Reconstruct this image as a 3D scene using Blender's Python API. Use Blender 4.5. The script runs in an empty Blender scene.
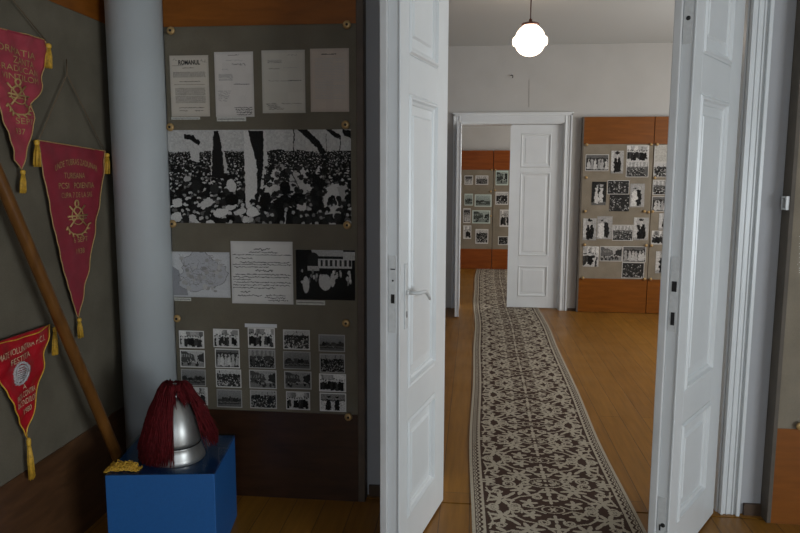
import bpy, math, random
import numpy as np
from mathutils import Matrix, Vector

# ------------------------------------------------------------------ camera, world, lights, exposure
SC = bpy.context.scene
COL = SC.collection
cam_d = bpy.data.cameras.new('camera'); cam_d.sensor_width = 36.0; cam_d.lens = 31.5
cam_d.clip_start = 0.05; cam_d.clip_end = 100
cam = bpy.data.objects.new('camera', cam_d); COL.objects.link(cam)
CX, CY, F = 400, 266.5, 700.0
vY = np.array([475-CX, -(176-CY), -F]); vY /= np.linalg.norm(vY)
up = -np.array([380-CX, -5700.0, -F]); up -= up.dot(vY)*vY; up /= np.linalg.norm(up)
RX = np.cross(vY, up)
m = Matrix([list(RX)+[0], list(vY)+[0], list(up)+[1.6], [0, 0, 0, 1]])
cam.matrix_world = m
SC.camera = cam

w = bpy.data.worlds.new('sky'); SC.world = w; w.use_nodes = True
w.node_tree.nodes['Background'].inputs[0].default_value = (0.55, 0.7, 1.0, 1)
w.node_tree.nodes['Background'].inputs[1].default_value = 1.0

def area(name, loc, target, sx, sy, power, color):
    l = bpy.data.lights.new(name, 'AREA'); l.shape = 'RECTANGLE'; l.size = sx; l.size_y = sy
    l.energy = power; l.color = color
    o = bpy.data.objects.new(name, l); COL.objects.link(o); o.location = loc
    d = Vector(target)-Vector(loc)
    o.rotation_euler = d.to_track_quat('-Z', 'Y').to_euler()
    return o
# daylight through the windows of the three rooms, plus an added rear fill light (each stands just inside a window opening)
area('window_daylight_front_room', (3.96, -1.2, 1.20), (0.5, 1.6, 1.8), 2.2, 1.3, 122, (0.88, 0.955, 1.0))  # set low and aimed upward so less light falls on the floor
area('window_daylight_back', (0.6, -3.46, 1.35), (0.3, 3, 2.0), 1.6, 1.5, 32, (0.88, 0.955, 1.0))  # fill light added behind the camera to lift the front room
area('window_daylight_middle_room', (3.96, 5.7, 1.75), (0, 6.3, 1.2), 2.4, 1.6, 95, (1.0, 0.985, 0.945))
area('window_daylight_far_room', (3.96, 10.3, 1.75), (0, 10.8, 1.2), 1.8, 1.6, 95, (1.0, 0.97, .93))
SC.view_settings.view_transform = 'Standard'
SC.view_settings.look = 'None'
SC.view_settings.gamma = 1
SC.view_settings.use_curve_mapping = False
SC.view_settings.exposure = 0.0

rng = random.Random(7)
# ------------------------------------------------------------------ materials
def mat(name, col=(.5, .5, .5), rough=.6, metal=0, spec=.5, noise=0, nscale=20, bump=0, bscale=200, coat=0):
    M = bpy.data.materials.new(name); M.use_nodes = True
    nt = M.node_tree; b = nt.nodes['Principled BSDF']
    b.inputs['Base Color'].default_value = (*col, 1); b.inputs['Roughness'].default_value = rough
    b.inputs['Metallic'].default_value = metal; b.inputs['Specular IOR Level'].default_value = spec
    b.inputs['Coat Weight'].default_value = coat
    tc = nt.nodes.new('ShaderNodeTexCoord')
    if noise:
        n = nt.nodes.new('ShaderNodeTexNoise'); n.inputs['Scale'].default_value = nscale; n.inputs['Detail'].default_value = 5
        r = nt.nodes.new('ShaderNodeValToRGB')
        r.color_ramp.elements[0].position = .3; r.color_ramp.elements[1].position = .7
        r.color_ramp.elements[0].color = (*[c*(1-noise) for c in col], 1)
        r.color_ramp.elements[1].color = (*[min(1, c*(1+noise)) for c in col], 1)
        nt.links.new(tc.outputs['Object'], n.inputs['Vector']); nt.links.new(n.outputs['Fac'], r.inputs[0])
        nt.links.new(r.outputs[0], b.inputs['Base Color'])
    if bump:
        n2 = nt.nodes.new('ShaderNodeTexNoise'); n2.inputs['Scale'].default_value = bscale
        bp = nt.nodes.new('ShaderNodeBump'); bp.inputs['Strength'].default_value = bump; bp.inputs['Distance'].default_value = .002
        nt.links.new(tc.outputs['Object'], n2.inputs['Vector']); nt.links.new(n2.outputs['Fac'], bp.inputs['Height'])
        nt.links.new(bp.outputs[0], b.inputs['Normal'])
    return M

def wood(name, c1, c2, rough=.4, scale=(1, 12, 12), spec=.5):
    M = mat(name, c1, rough, spec=spec); nt = M.node_tree; b = nt.nodes['Principled BSDF']
    tc = nt.nodes['Texture Coordinate']; mp = nt.nodes.new('ShaderNodeMapping'); mp.inputs['Scale'].default_value = scale
    n = nt.nodes.new('ShaderNodeTexNoise'); n.inputs['Scale'].default_value = 3; n.inputs['Detail'].default_value = 8; n.inputs['Distortion'].default_value = .6
    r = nt.nodes.new('ShaderNodeValToRGB'); r.color_ramp.elements[0].position = .3; r.color_ramp.elements[1].position = .72
    r.color_ramp.elements[0].color = (*c1, 1); r.color_ramp.elements[1].color = (*c2, 1)
    nt.links.new(tc.outputs['Object'], mp.inputs[0]); nt.links.new(mp.outputs[0], n.inputs['Vector'])
    nt.links.new(n.outputs['Fac'], r.inputs[0]); nt.links.new(r.outputs[0], b.inputs['Base Color'])
    return M

def floor_material():
    M = mat('painted_floorboards', (.3, .15, .05), .34, spec=.32); nt = M.node_tree; b = nt.nodes['Principled BSDF']
    tc = nt.nodes['Texture Coordinate']; mp = nt.nodes.new('ShaderNodeMapping'); mp.inputs['Rotation'].default_value = (0, 0, math.pi/2)
    br = nt.nodes.new('ShaderNodeTexBrick'); br.inputs['Scale'].default_value = 1.0
    br.inputs['Brick Width'].default_value = 3.4; br.inputs['Row Height'].default_value = .142
    br.inputs['Mortar Size'].default_value = .0022; br.inputs['Mortar Smooth'].default_value = .3
    br.offset = .37
    br.inputs['Color1'].default_value = (.275, .122, .017, 1); br.inputs['Color2'].default_value = (.225, .096, .013, 1)
    br.inputs['Mortar'].default_value = (.09, .04, .012, 1)
    nt.links.new(tc.outputs['Object'], mp.inputs[0]); nt.links.new(mp.outputs[0], br.inputs['Vector'])
    mp2 = nt.nodes.new('ShaderNodeMapping'); mp2.inputs['Scale'].default_value = (14, 1, 1)
    n = nt.nodes.new('ShaderNodeTexNoise'); n.inputs['Scale'].default_value = 2.5; n.inputs['Detail'].default_value = 7
    nt.links.new(tc.outputs['Object'], mp2.inputs[0]); nt.links.new(mp2.outputs[0], n.inputs['Vector'])
    mx = nt.nodes.new('ShaderNodeMix'); mx.data_type = 'RGBA'; mx.blend_type = 'OVERLAY'; mx.inputs[0].default_value = .45
    nt.links.new(br.outputs['Color'], mx.inputs[6]); nt.links.new(n.outputs['Fac'], mx.inputs[7])
    nt.links.new(mx.outputs[2], b.inputs['Base Color'])
    rr = nt.nodes.new('ShaderNodeMapRange'); rr.inputs[3].default_value = .26; rr.inputs[4].default_value = .5
    n3 = nt.nodes.new('ShaderNodeTexNoise'); n3.inputs['Scale'].default_value = 3; nt.links.new(tc.outputs['Object'], n3.inputs['Vector'])
    nt.links.new(n3.outputs['Fac'], rr.inputs[0]); nt.links.new(rr.outputs[0], b.inputs['Roughness'])
    bp = nt.nodes.new('ShaderNodeBump'); bp.inputs['Strength'].default_value = .5; bp.inputs['Distance'].default_value = .003; bp.invert = True
    nt.links.new(br.outputs['Fac'], bp.inputs['Height']); nt.links.new(bp.outputs[0], b.inputs['Normal'])
    return M

def weave(name, col, scale=420, rough=.95):
    M = mat(name, col, rough, spec=.1); nt = M.node_tree; b = nt.nodes['Principled BSDF']; tc = nt.nodes['Texture Coordinate']
    n = nt.nodes.new('ShaderNodeTexNoise'); n.inputs['Scale'].default_value = scale; n.inputs['Detail'].default_value = 2
    n1 = nt.nodes.new('ShaderNodeTexNoise'); n1.inputs['Scale'].default_value = 6; n1.inputs['Detail'].default_value = 3
    ad = nt.nodes.new('ShaderNodeMath'); ad.operation = 'ADD'
    r = nt.nodes.new('ShaderNodeMapRange'); r.inputs[1].default_value = .6; r.inputs[2].default_value = 1.4; r.inputs[3].default_value = .75; r.inputs[4].default_value = 1.25
    vm = nt.nodes.new('ShaderNodeVectorMath'); vm.operation = 'SCALE'; vm.inputs[0].default_value = col
    for q in (n, n1): nt.links.new(tc.outputs['Object'], q.inputs['Vector'])
    nt.links.new(n.outputs['Fac'], ad.inputs[0]); nt.links.new(n1.outputs['Fac'], ad.inputs[1]); nt.links.new(ad.outputs[0], r.inputs[0])
    nt.links.new(r.outputs[0], vm.inputs['Scale']); nt.links.new(vm.outputs[0], b.inputs['Base Color'])
    return M

def glass_material(name, tint=(1, 1, 1), gloss=.05, ior=1.16):
    M = bpy.data.materials.new(name); M.use_nodes = True; nt = M.node_tree; nt.nodes.clear()
    o = nt.nodes.new('ShaderNodeOutputMaterial'); t = nt.nodes.new('ShaderNodeBsdfTransparent'); t.inputs[0].default_value = (*tint, 1)
    g = nt.nodes.new('ShaderNodeBsdfGlossy'); g.inputs['Roughness'].default_value = gloss
    fr = nt.nodes.new('ShaderNodeFresnel'); fr.inputs[0].default_value = ior
    ge = nt.nodes.new('ShaderNodeNewGeometry'); iv = nt.nodes.new('ShaderNodeMath'); iv.operation = 'SUBTRACT'; iv.inputs[0].default_value = 1.0
    mu = nt.nodes.new('ShaderNodeMath'); mu.operation = 'MULTIPLY'
    nt.links.new(ge.outputs['Backfacing'], iv.inputs[1]); nt.links.new(fr.outputs[0], mu.inputs[0]); nt.links.new(iv.outputs[0], mu.inputs[1])
    mx = nt.nodes.new('ShaderNodeMixShader')
    nt.links.new(mu.outputs[0], mx.inputs[0]); nt.links.new(t.outputs[0], mx.inputs[1]); nt.links.new(g.outputs[0], mx.inputs[2]); nt.links.new(mx.outputs[0], o.inputs[0])
    return M

def print_material(name, rough=.4):
    M = mat(name, rough=rough+.3, spec=.04); nt = M.node_tree
    a = nt.nodes.new('ShaderNodeAttribute'); a.attribute_name = 'Col'
    nt.links.new(a.outputs['Color'], nt.nodes['Principled BSDF'].inputs['Base Color'])
    return M

M_WALL = mat('whitewashed_wall', (.50, .485, .455), .9, spec=.2, noise=.04, nscale=3, bump=.25, bscale=60)
M_WALLN = mat('cool_white_wall', (.42, .42, .43), .9, spec=.2, noise=.04, nscale=3, bump=.25, bscale=60)
M_CEIL = mat('ceiling_plaster', (.58, .59, .57), .95, spec=.2)
M_COLUMN = mat('painted_column', (.43, .455, .46), .55, spec=.35, noise=.03, nscale=4, bump=.3, bscale=30)
M_DOOR = mat('white_gloss_paint', (.70, .72, .72), .3, noise=.03, nscale=5, bump=.15, bscale=25)
M_DOORG = mat('worn_grey_white_paint', (.60, .60, .59), .4, noise=.06, nscale=12)
M_METALP = mat('painted_metal', (.62, .63, .62), .35, noise=.08, nscale=60)
M_DARK = mat('dark_hole', (.008, .007, .006), .7)
M_FLOOR = floor_material()
M_SUB = mat('dark_gap', (.03, .018, .01), .9)
M_WOOD = wood('orange_veneer', (.155, .046, .004), (.23, .071, .006), .38, (1, 9, 9), .25)
M_WOODF = wood('red_brown_veneer', (.19, .042, .005), (.28, .072, .009), .4, (1, 9, 9), .25)
M_WOODN = wood('brown_veneer', (.17, .052, .006), (.24, .076, .009), .42, (1.5, 1.5, 9), .25)
M_WOODD = wood('dark_stained_band', (.022, .009, .004), (.048, .019, .008), .35, (1.5, 1.5, 9))  # near board's foot: its shade is put into a darker wood colour
M_WOODL = wood('brown_stained_band', (.065, .030, .013), (.11, .050, .021), .4, (1.5, 1.5, 9))  # left board's foot: wood colour darkened to stand in for shade
M_WOODE = mat('dark_edge_wood', (.075, .05, .032), .6, noise=.2, nscale=10)
M_EDGEG = mat('grey_board_edge', (.095, .078, .06), .7, noise=.15, nscale=12)
M_FAB = weave('olive_grey_cloth', (.138, .120, .088))
M_FABB = weave('taupe_cloth', (.235, .200, .150))
M_GLASS = glass_material('clear_glass')
M_PRINT = print_material('printed_paper')
M_BRASS = mat('brass_disc', (.42, .27, .11), .45, metal=.4, noise=.15, nscale=80)
M_BLUE = mat('blue_painted_board', (.011, .100, .31), .5, noise=.06, nscale=120, bump=.15, bscale=300)
M_SILVER = mat('worn_silver_metal', (.46, .46, .44), .42, metal=.9, noise=.28, nscale=9, bump=.1, bscale=30)
M_HAIR = mat('dark_red_horsehair', (.095, .006, .008), .85, spec=.2, noise=.3, nscale=60)
M_GOLD = mat('gold_yellow_thread', (.62, .36, .035), .55, noise=.25, nscale=90)
M_GOLDD = mat('dull_gold_thread', (.44, .28, .11), .6, noise=.2, nscale=120)
M_PALE = mat('pale_gold_thread', (.62, .48, .30), .6, noise=.2, nscale=120)
M_SILVT = mat('silver_thread', (.42, .40, .40), .5, noise=.3, nscale=200)
M_CORD = mat('brown_cord', (.14, .10, .06), .9)
M_RED1 = mat('faded_crimson_satin', (.36, .045, .065), .5, noise=.18, nscale=14, bump=.6, bscale=14)
M_RED2 = mat('dark_crimson_satin', (.26, .020, .035), .5, noise=.12, nscale=14, bump=.3, bscale=12)
M_RED3 = mat('bright_red_satin', (.40, .008, .016), .38, noise=.2, nscale=12, bump=.8, bscale=12)
M_POLE = wood('varnished_pole', (.10, .038, .007), (.17, .068, .013), .35, (10, 10, 1))
M_LAMPR = mat('brown_lamp_fitting', (.09, .025, .015), .4)
M_GLOBE = bpy.data.materials.new('lit_opal_glass'); M_GLOBE.use_nodes = True
_b = M_GLOBE.node_tree.nodes['Principled BSDF']; _b.inputs['Base Color'].default_value = (.9, .88, .84, 1)
_b.inputs['Emission Color'].default_value = (1, .76, .56, 1); _b.inputs['Emission Strength'].default_value = 4.5

# ------------------------------------------------------------------ mesh builder
class MB:
    def __init__(s): s.v = []; s.f = []; s.sm = []
    def add(s, vs, fs, smooth=False):
        k = len(s.v); s.v += [tuple(map(float, q)) for q in vs]
        s.f += [tuple(k+i for i in f) for f in fs]; s.sm += [smooth]*len(fs); return s
    def box(s, x0, x1, y0, y1, z0, z1):
        vs = [(x, y, z) for z in (z0, z1) for y in (y0, y1) for x in (x0, x1)]
        return s.add(vs, [(0, 2, 3, 1), (4, 5, 7, 6), (0, 1, 5, 4), (2, 6, 7, 3), (0, 4, 6, 2), (1, 3, 7, 5)])
    def lathe(s, prof, c=(0, 0, 0), n=32, axis='z', smooth=True):
        vs = []; fs = []
        for r, h in prof:
            for i in range(n):
                a = 2*math.pi*i/n; x, y = r*math.cos(a), r*math.sin(a)
                p = (x, y, h) if axis == 'z' else ((x, h, -y) if axis == 'y' else (h, x, y))
                vs.append((p[0]+c[0], p[1]+c[1], p[2]+c[2]))
        for j in range(len(prof)-1):
            for i in range(n):
                a = j*n+i; b = j*n+(i+1) % n
                fs.append((a, b, b+n, a+n))
        fs.append(tuple(range(n))[::-1]); fs.append(tuple((len(prof)-1)*n+i for i in range(n)))
        return s.add(vs, fs, smooth)
    def tube(s, pts, r, n=6, smooth=True, close=False):
        pts = [Vector(p) for p in pts]; L = len(pts); rs = r if isinstance(r, (list, tuple)) else [r]*L
        vs = []; fs = []; prev = None
        for i, p in enumerate(pts):
            t = (pts[min(i+1, L-1)]-pts[max(i-1, 0)])
            t = t.normalized() if t.length > 1e-9 else Vector((0, 0, 1))
            if prev is None: prev = t.orthogonal().normalized()
            u = (prev - t*prev.dot(t)); u = u.normalized() if u.length > 1e-6 else t.orthogonal().normalized(); prev = u
            q = t.cross(u)
            for k in range(n):
                a = 2*math.pi*k/n; vs.append(p+(u*math.cos(a)+q*math.sin(a))*rs[i])
        for j in range(L-1):
            for k in range(n):
                a = j*n+k; b = j*n+(k+1) % n; fs.append((a, b, b+n, a+n))
        fs.append(tuple(range(n))[::-1]); fs.append(tuple((L-1)*n+k for k in range(n)))
        return s.add(vs, fs, smooth)
    def build(s, name, material, parent=None, local=False, bevel=0):
        me = bpy.data.meshes.new(name)
        off = (0, 0, 0)
        if parent is not None and not local:
            p = parent; off = Vector((0, 0, 0))
            while p is not None: off = off+p.location; p = p.parent
        me.from_pydata([(x-off[0], y-off[1], z-off[2]) for x, y, z in s.v], [], s.f)
        me.polygons.foreach_set('use_smooth', s.sm); me.materials.append(material); me.update()
        o = bpy.data.objects.new(name, me); COL.objects.link(o); o.parent = parent
        if bevel:
            b = o.modifiers.new('bevel', 'BEVEL'); b.width = bevel; b.segments = 2; b.limit_method = 'ANGLE'
        return o

def tag(o, label=None, cat=None, group=None, kind=None):
    if label: o['label'] = label
    if cat: o['category'] = cat
    if group: o['group'] = group
    if kind: o['kind'] = kind
    return o
def empty(name, loc, rz=0, **k):
    o = bpy.data.objects.new(name, None); COL.objects.link(o); o.location = loc; o.rotation_euler = (0, 0, rz); o.empty_display_size = .1
    return tag(o, **k)
def struct(mb, name, material, **k): return tag(mb.build(name, material, **k), kind='structure')

def text2d(s, fat=-.004):
    c = bpy.data.curves.new('text', 'FONT'); c.body = s; c.align_x = 'CENTER'; c.offset = fat
    o = bpy.data.objects.new('text', c); COL.objects.link(o)
    dg = bpy.context.evaluated_depsgraph_get(); dg.update()
    me = o.evaluated_get(dg).to_mesh()
    v = np.array([q.co[:2] for q in me.vertices]); f = [tuple(p.vertices) for p in me.polygons]
    o.evaluated_get(dg).to_mesh_clear(); bpy.data.objects.remove(o); bpy.data.curves.remove(c)
    v -= (v.min(0)+v.max(0))/2; v /= (v.max(0)-v.min(0)); return v, f

# ------------------------------------------------------------------ room structure
struct(MB().box(-1.95, 4.1, -3.6, 3.278, -.12, 0), 'floor', M_FLOOR)
struct(MB().box(-3.2, 4.1, 3.290, 12.35, -.12, 0), 'floor', M_FLOOR)
struct(MB().box(-1.95, 4.1, 3.278, 3.290, -.12, -.006), 'trim_1', M_SUB)
struct(MB().box(-3.2, 4.1, -3.6, 12.35, 3.1, 3.25), 'ceiling', M_CEIL)
# wall with the near doorway
DT = 2.78
wn = MB(); wn.box(-1.95, -.165, 3.33, 3.60, 0, 3.1); wn.box(1.187, 4.1, 3.33, 3.60, 0, 3.1); wn.box(-.165, 1.187, 3.33, 3.60, DT, 3.1)
struct(wn, 'wall_doorway_near', M_WALLN)
struct(MB().box(-1.95, -1.80, -3.6, 3.33, 0, 3.1), 'wall_left', M_WALLN)
# right wall with three window openings, rear wall with one added for the fill light
wr = MB()
def wall_with_windows(mb, x0, x1, y0, y1, wins, z0=.85, z1=2.65):
    y = y0
    for a, b in wins:
        mb.box(x0, x1, y, a, 0, 3.1); mb.box(x0, x1, a, b, 0, z0); mb.box(x0, x1, a, b, z1, 3.1); y = b
    mb.box(x0, x1, y, y1, 0, 3.1)
wall_with_windows(wr, 4.0, 4.1, -3.6, 3.33, [(-2.4, 0)], .5, 1.95)  # unseen opening, shaped low to keep daylight off the front-room floor
struct(wr, 'wall_right', M_WALLN)
wr = MB(); wall_with_windows(wr, 4.0, 4.1, 3.60, 8.45, [(4.4, 7.0)]); struct(wr, 'wall_right_middle', M_WALL)
wr = MB(); wall_with_windows(wr, 4.0, 4.1, 8.70, 12.35, [(9.3, 11.3)]); struct(wr, 'wall_right_far', M_WALL)
wb = MB(); wb.box(-1.8, -.3, -3.6, -3.5, 0, 3.1); wb.box(1.5, 4.0, -3.6, -3.5, 0, 3.1); wb.box(-.3, 1.5, -3.6, -3.5, 0, .85); wb.box(-.3, 1.5, -3.6, -3.5, 2.65, 3.1)
struct(wb, 'wall_back', M_WALLN)
def window(n, x, y0, y1, z0=.85, z1=2.65):
    r = empty('window_%d' % n, (x, (y0+y1)/2, z0), kind='structure')
    fr = MB(); t = .05
    fr.box(x-.03, x+.03, y0, y0+t, z0, z1); fr.box(x-.03, x+.03, y1-t, y1, z0, z1); fr.box(x-.03, x+.03, y0, y1, z0, z0+t); fr.box(x-.03, x+.03, y0, y1, z1-t, z1)
    ym = (y0+y1)/2; fr.box(x-.025, x+.025, ym-.03, ym+.03, z0, z1)
    fr.box(x-.02, x+.02, y0, y1, z0+1.25, z0+1.29)
    fr.build('window_frame', M_DOOR, r)
    MB().box(x-.003, x+.003, y0+t, y1-t, z0+t, z1-t).build('pane', M_GLASS, r)
window(1, 4.05, -2.4, 0, .5, 1.95); window(2, 4.05, 4.4, 7.0); window(3, 4.05, 9.3, 11.3)
r = empty('window_4', (.6, -3.55, .85), kind='structure')  # unseen rear window, added to go with the fill light
fr = MB()
for a in ((-.3, -.25, .85, 2.65), (1.45, 1.5, .85, 2.65), (.57, .63, .85, 2.65), (-.3, 1.5, .85, .9), (-.3, 1.5, 2.6, 2.65)): fr.box(a[0], a[1], -3.58, -3.52, a[2], a[3])
fr.build('window_frame', M_DOOR, r); MB().box(-.25, 1.45, -3.553, -3.547, .9, 2.6).build('pane', M_GLASS, r)
# middle and far rooms
struct(MB().box(-3.2, -3.0, 3.60, 12.35, 0, 3.1), 'wall_left_middle', M_WALL)
wf = MB(); OL, OR, OT = -.175, 1.025, 2.215
wf.box(-3.0, OL, 8.45, 8.70, 0, 3.1); wf.box(OR, 4.1, 8.45, 8.70, 0, 3.1); wf.box(OL, OR, 8.45, 8.70, OT, 3.1)
struct(wf, 'wall_far_doorway', M_WALL)
struct(MB().box(-3.0, 4.1, 12.25, 12.35, 0, 3.1), 'wall_end', M_WALL)
struct(MB().box(-3.0, 4.1, 3.600, 3.615, 2.95, 3.1), 'trim_2', M_WALL)
# baseboards
M_BASE = mat('dark_baseboard', (.07, .04, .022), .5)
struct(MB().box(1.30, 3.99, 3.312, 3.33, 0, .055), 'baseboard_near', M_BASE)
struct(MB().box(-.505, -.28, 3.312, 3.33, 0, .055), 'baseboard_near_left', M_BASE)
struct(MB().box(1.13, 3.99, 8.432, 8.45, 0, .03), 'baseboard_far', M_BASE)

# near door casing (stepped mouldings)
def casing_side(mb, xi, d, y, z1):   # d=+1 towards right
    def bx(a, b, t): x0, x1 = xi+d*a, xi+d*b; mb.box(min(x0, x1), max(x0, x1), y-t, y, 0, z1)
    bx(0, .085, .016); bx(.004, .016, .024); bx(.030, .037, .021); bx(.055, .062, .022); bx(.072, .088, .034)
cs = MB(); casing_side(cs, 1.187, 1, 3.33, DT+.02); casing_side(cs, -.165, -1, 3.33, DT+.02); cs.box(-.26, 1.282, 3.296, 3.33, DT+.02, DT+.12)
struct(cs, 'trim_3', M_DOOR, bevel=.002)
# lining of the near opening
ln = MB(); ln.box(-.165, -.157, 3.335, 3.60, 0, DT); ln.box(1.179, 1.187, 3.335, 3.60, 0, DT); ln.box(-.157, 1.179, 3.335, 3.60, DT-.01, DT)
struct(ln, 'trim_4', M_DOOR)
# far door casing
cs = MB()
def cas2(mb, xi, d, y, z1):
    def bx(a, b, t): x0, x1 = xi+d*a, xi+d*b; mb.box(min(x0, x1), max(x0, x1), y-t, y, 0, z1)
    bx(0, .088, .018); bx(.008, .020, .028); bx(.045, .053, .024); bx(.072, .088, .036)
cas2(cs, OR, 1, 8.45, OT+.105); cas2(cs, OL, -1, 8.45, OT+.105)
cs.box(OL, OR, 8.432, 8.45, OT, OT+.105); cs.box(OL, OR, 8.422, 8.45, OT+.012, OT+.026); cs.box(OL, OR, 8.426, 8.45, OT+.05, OT+.06); cs.box(OL-.088, OR+.088, 8.414, 8.45, OT+.085, OT+.107)
cs.box(OL-.098, OR+.098, 8.406, 8.45, OT+.107, OT+.122)
struct(cs, 'trim_5', M_DOOR, bevel=.002)
ln = MB(); ln.box(OL, OL+.008, 8.455, 8.70, 0, OT); ln.box(OR-.008, OR, 8.455, 8.70, 0, OT); ln.box(OL+.008, OR-.008, 8.455, 8.70, OT-.01, OT)
struct(ln, 'trim_6', M_DOOR)

# white round column in the left corner
cl = MB(); prof = [(.125, 0), (.125, 3.1)]
cl.lathe(prof, (-1.575, 3.20, 0), 48)
struct(cl, 'trim_7', M_COLUMN)

# ------------------------------------------------------------------ panelled door leaves
RING = [(0, 0), (.004, -.002), (.012, .007), (.020, .007), (.026, -.004), (.036, -.008), (.040, -.014), (.075, -.014), (.083, -.006)]
def leaf_mesh(w, h, t, panels, ring=RING, z0=0):
    """leaf from x=0 (hinge) to w, thickness y -t..0, bottom at z0"""
    mb = MB(); xs = panels[0][0], panels[0][1]
    mb.box(0, xs[0], -t, 0, z0, z0+h); mb.box(xs[1], w, -t, 0, z0, z0+h)
    zz = [z0]+[q for p in sorted(panels, key=lambda p: p[2]) for q in p[2:]]+[z0+h]
    for i in range(0, len(zz), 2): mb.box(xs[0], xs[1], -t, 0, zz[i], zz[i+1])
    return mb
def panel_mesh(p, t, ring=RING):
    x0, x1, za, zb = p; mb = MB()
    for side in (1, -1):
        vs = []; fs = []
        for d, y in ring:
            yy = y if side == 1 else -t-y
            q = [(x0+d, yy, za+d), (x1-d, yy, za+d), (x1-d, yy, zb-d), (x0+d, yy, zb-d)]
            vs += q if side == 1 else [q[1], q[0], q[3], q[2]]
        for j in range(len(ring)-1):
            for k in range(4): a = j*4+k; b = j*4+(k+1) % 4; fs.append((a, b, b+4, a+4)[::-1])
        e = (len(ring)-1)*4; fs.append((e, e+1, e+2, e+3)[::-1]); mb.add(vs, fs)
    return mb

def near_leaf(n, loc, ang, mirror_hw):
    w, h, t, z0 = .685, 2.72, .042, .012
    r = empty('door_%d' % n, (loc[0], loc[1], 0), ang, kind='structure')
    P = [(.165, .565, .185, .610), (.165, .565, .745, 1.915), (.165, .565, 2.06, 2.60)]
    leaf_mesh(w, h, t, P, z0=z0).build('leaf', M_DOOR, r, local=True, bevel=.002)
    for p in P: panel_mesh(p, t).build('panel', M_DOOR, r, local=True)
    # rebated meeting edge
    MB().box(w-.030, w+.012, -t-.030, -t, z0, z0+h).build('meeting_strip', M_DOORG, r, local=True, bevel=.004)
    MB().box(w-.014, w+.004, .0, .007, z0, z0+h).build('edge_bead', M_DOOR, r, local=True, bevel=.002)
    # hinges
    for z in (.35, 1.35, 2.4): MB().lathe([(.007, z), (.007, z+.11)], (-.006, -t+.004, 0), 12).build('hinge', M_METALP, r, local=True)
    return r, w, h, t, z0

a1 = math.atan2(-math.cos(math.radians(13)), -math.sin(math.radians(13)))
d1, w, h, t, z0 = near_leaf(1, (-.130, 3.290, 0), a1, True)
# lock face plate on the meeting edge, with slot and latch
lp = MB().box(w, w+.003, -.036, -.008, 1.00, 1.30).build('lock_plate', M_METALP, d1, local=True)
sl = MB(); sl.box(w+.003, w+.0045, -.028, -.014, 1.115, 1.15); sl.build('latch_slot', M_DARK, lp, local=True)
sl = MB(); sl.box(w+.003, w+.0045, -.024, -.018, 1.20, 1.206); sl.box(w+.003, w+.0045, -.030, -.012, 1.245, 1.249); sl.build('screw', M_DARK, lp, local=True)
# handle: back plate and curved lever
MB().box(.585, .615, 0, .006, 1.00, 1.26).build('handle_plate', M_METALP, d1, local=True, bevel=.002)
kh = MB().box(.597, .603, .006, .0075, 1.045, 1.07).build('keyhole', M_DARK, d1, local=True)
hn = MB(); hn.lathe([(.011, .006), (.011, .016), (.008, .018)], (.60, 0, 1.145), 14, 'y')
hn.tube([(.60, .016, 1.145), (.60, .048, 1.145), (.588, .058, 1.144), (.555, .060, 1.143), (.52, .060, 1.139), (.49, .060, 1.122), (.465, .060, 1.100)], [.0085, .0085, .0085, .008, .008, .0075, .006], 10)
hn.build('door_handle', M_METALP, d1, local=True)

a2 = math.atan2(-math.cos(math.radians(33)), -math.sin(math.radians(33)))
d2, w, h, t, z0 = near_leaf(2, (1.153, 3.292, 0), a2, False)
lp = MB().box(w, w+.003, -.036, -.006, 1.01, 1.30).build('lock_plate', M_METALP, d2, local=True)
MB().box(w+.003, w+.0045, -.028, -.014, 1.035, 1.085).build('bolt_slot', M_DARK, lp, local=True)
MB().box(w+.003, w+.0045, -.030, -.012, 1.165, 1.205).build('latch_slot', M_DARK, lp, local=True)
ps = MB().box(w, w+.003, -.038, -.006, 2.08, 2.42).build('bolt_plate', M_METALP, d2, local=True)
MB().lathe([(.008, w+.003), (.008, w+.0045)], (0, -.022, 2.17), 14, 'x').build('bolt_hole', M_DARK, ps, local=True)
ps = MB().box(w, w+.003, -.038, -.006, .10, .34).build('bolt_plate', M_METALP, d2, local=True)
sl = MB(); sl.lathe([(.009, w+.003), (.009, w+.0045)], (0, -.016, .225), 12, 'x'); sl.box(w+.003, w+.0045, -.030, -.024, .200, .225); sl.build('bolt_hole', M_DARK, ps, local=True)

RING2 = [(0, 0), (.008, .006), (.016, .006), (.024, -.008), (.05, -.008), (.058, -.003)]
def far_leaf(n, loc, ang):
    w, h, t = .60, 2.185, .04
    r = empty('door_%d' % n, (loc[0], loc[1], 0), ang, kind='structure')
    P = [(.125, .485, .15, .53), (.125, .485, .645, 1.645), (.125, .485, 1.70, 2.10)]
    leaf_mesh(w, h, t, P, z0=.016).build('leaf', M_DOOR, r, local=True, bevel=.002)
    for p in P: panel_mesh(p, t, RING2).build('panel', M_DOOR, r, local=True)
    MB().box(w-.02, w+.008, 0, .006, .016, h).build('edge_bead', M_DOOR, r, local=True)
    return r
far_leaf(3, (-.165, 8.425, 0), math.radians(-90))           # left far leaf, open towards the viewer
d4 = far_leaf(4, (1.018, 8.500, 0), math.pi)           # right far leaf, closed: local x runs towards -X
# its face with panels: local y- side faces the viewer?  (rotation by pi: +y -> -Y faces the viewer)

# ------------------------------------------------------------------ lettering of any board, knobs
def knob(parent, x, y, z, axis='y'):
    s = -1
    mb = MB(); mb.lathe([(.006, 0), (.017, s*.001), (.0195, s*.005), (.0175, s*.011), (.010, s*.013)][::1], (x, y, z), 18, 'y')
    k = mb.build('knob', M_BRASS, parent)
    MB().lathe([(.006, -.0131), (.006, -.0145)], (x, y, z), 10, 'y').build('screw', M_DARK, k)
    return k

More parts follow.
